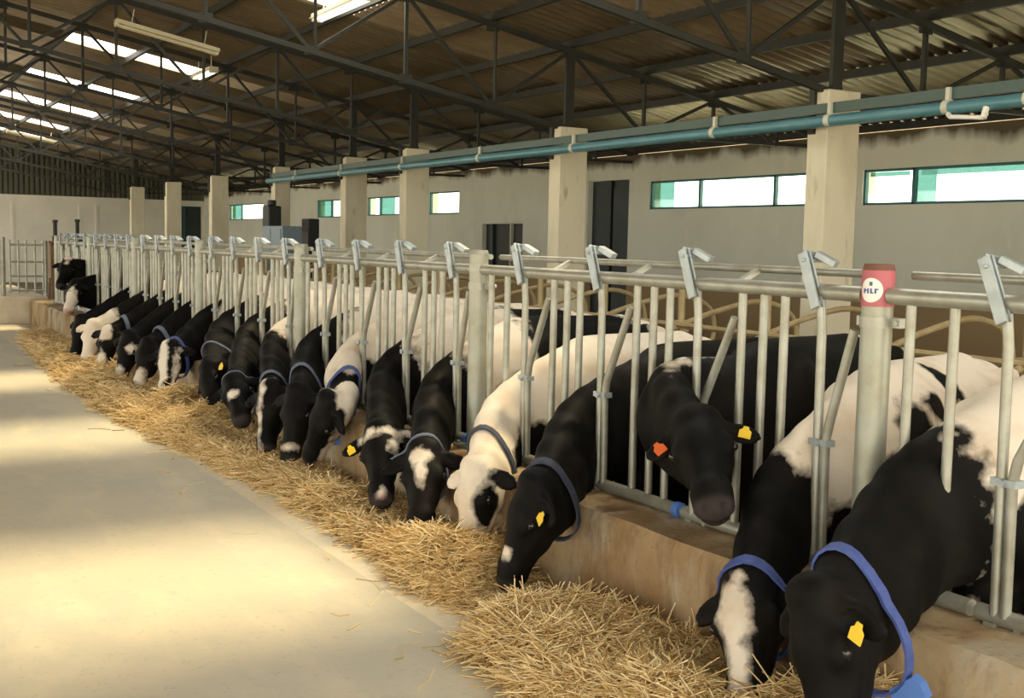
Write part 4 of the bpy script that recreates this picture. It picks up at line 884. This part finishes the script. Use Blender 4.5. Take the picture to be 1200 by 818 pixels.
def straw_mat(name, attr):
    M = bpy.data.materials.new(name); M.use_nodes = True; N, L = M.node_tree.nodes, M.node_tree.links; b = N['Principled BSDF']
    b.inputs['Roughness'].default_value = 0.6; b.inputs['Specular IOR Level'].default_value = 0.25
    rp = N.new('ShaderNodeValToRGB'); e = rp.color_ramp.elements; e[0].position = 0.0; e[0].color = (0.42, 0.25, 0.08, 1) if attr else (0.16, 0.09, 0.03, 1); e[1].position = 1.0; e[1].color = (0.95, 0.80, 0.48, 1) if attr else (0.62, 0.42, 0.16, 1)  # bed ramp is darker: shade in the gaps between stalks, put into the colour
    m_ = e.new(0.45); m_.color = (0.83, 0.61, 0.29, 1) if attr else (0.38, 0.23, 0.08, 1)
    if attr: a = N.new('ShaderNodeAttribute'); a.attribute_name = 'tint'; L.new(a.outputs['Fac'], rp.inputs['Fac'])
    else:
        tc = N.new('ShaderNodeTexCoord'); nz = N.new('ShaderNodeTexNoise'); nz.inputs['Scale'].default_value = 55; nz.inputs['Detail'].default_value = 5; L.new(tc.outputs['Object'], nz.inputs['Vector'])
        m2 = N.new('ShaderNodeMapRange'); m2.inputs['From Min'].default_value = 0.36; m2.inputs['From Max'].default_value = 0.68; L.new(nz.outputs['Fac'], m2.inputs['Value']); L.new(m2.outputs['Result'], rp.inputs['Fac'])
        bp = N.new('ShaderNodeBump'); bp.inputs['Strength'].default_value = 0.9; bp.inputs['Distance'].default_value = 0.02; L.new(nz.outputs['Fac'], bp.inputs['Height']); L.new(bp.outputs['Normal'], b.inputs['Normal'])
    L.new(rp.outputs['Color'], b.inputs['Base Color']); return M
me = bpy.data.meshes.new('straw_bed'); me.from_pydata(vb.tolist(), [], fb); me.shade_smooth(); me.materials.append(straw_mat('straw_bed', False))
bed = bpy.data.objects.new('straw_bed', me); COL.objects.link(bed)
bed['kind'] = 'stuff'; tag(bed, 'golden straw spread along the feed strip under the cows heads', 'straw')
# stalks
def stalks(n, ya, yb, lmin, lmax, rad):
    y = straw_rng.uniform(ya, yb, n*4); x = straw_rng.uniform(1.85, 2.93, n*4); hgt = straw_h(x, y)
    keep = straw_rng.uniform(0, 1, n*4) < np.clip(hgt/0.06, 0.0012, 1); x, y, hgt = x[keep][:n], y[keep][:n], hgt[keep][:n]; n = len(x)
    Ln = straw_rng.uniform(lmin, lmax, n); az = straw_rng.uniform(0, 2*np.pi, n); el = straw_rng.normal(0.08, 0.27, n)*np.clip(hgt/0.05, 0.05, 1)
    d = np.stack([np.cos(az)*np.cos(el), np.sin(az)*np.cos(el), np.sin(el)], 1); s_ = np.stack([-np.sin(az), np.cos(az), 0*az], 1); u = np.cross(s_, d); u *= np.sign(u[:, 2:3])
    bend_ = straw_rng.normal(0, 0.30, n)*Ln; bu = straw_rng.normal(-0.06, 0.18, n)*Ln
    c = np.stack([x, y, np.maximum(hgt*straw_rng.uniform(0.75, 1.18, n)+0.004, 0.004)], 1)
    V = np.zeros((n, 9, 3)); r = rad*straw_rng.uniform(0.6, 1.35, n)
    for i, t in enumerate((-0.5, 0.0, 0.5)):
        p = c+d*(t*Ln)[:, None]+(s_*bend_[:, None]+u*bu[:, None])*(abs(t)*2)**2*0.5
        p[:, 2] = np.maximum(p[:, 2], 0.004); p[:, 0] = np.minimum(p[:, 0], 2.945)
        for j, an in enumerate((0.5, 2.6, 4.7)): V[:, i*3+j] = p+(s_*np.cos(an)+u*np.sin(an))*r[:, None]
    f = np.array([(i*3+j, i*3+(j+1) % 3, (i+1)*3+(j+1) % 3, (i+1)*3+j) for i in (0, 1) for j in range(3)])
    F = (f[None]+(np.arange(n)*9)[:, None, None]).reshape(-1, 4)
    tint = np.repeat(np.clip(straw_rng.normal(0.55, 0.30, n), 0, 1), 9)
    return V.reshape(-1, 3), F, tint
parts = [stalks(26000, 1.4, 5.5, 0.07, 0.28, 0.0026), stalks(16000, 5.5, 10.5, 0.07, 0.22, 0.0034), stalks(11000, 10.5, 20.8, 0.08, 0.24, 0.0045)]
V_, F_, T_, o_ = [], [], [], 0
for (v, f, t) in parts: V_.append(v); F_.append(f+o_); T_.append(t); o_ += len(v)
V_, F_, T_ = np.concatenate(V_), np.concatenate(F_), np.concatenate(T_)
me = bpy.data.meshes.new('loose_straw'); me.vertices.add(len(V_)); me.vertices.foreach_set('co', V_.astype(np.float32).ravel())
me.loops.add(F_.size); me.loops.foreach_set('vertex_index', F_.astype(np.int32).ravel())
me.polygons.add(len(F_)); me.polygons.foreach_set('loop_start', np.arange(0, F_.size, 4, dtype=np.int32)); me.polygons.foreach_set('loop_total', np.full(len(F_), 4, np.int32))
me.update(calc_edges=True)
me.attributes.new('tint', 'FLOAT', 'POINT').data.foreach_set('value', T_.astype(np.float32)); me.materials.append(straw_mat('straw_stalk', True))
ls_ = bpy.data.objects.new('loose_straw', me); COL.objects.link(ls_); ls_['kind'] = 'stuff'
tag(ls_, 'loose golden straw stalks lying on the feed strip', 'straw')
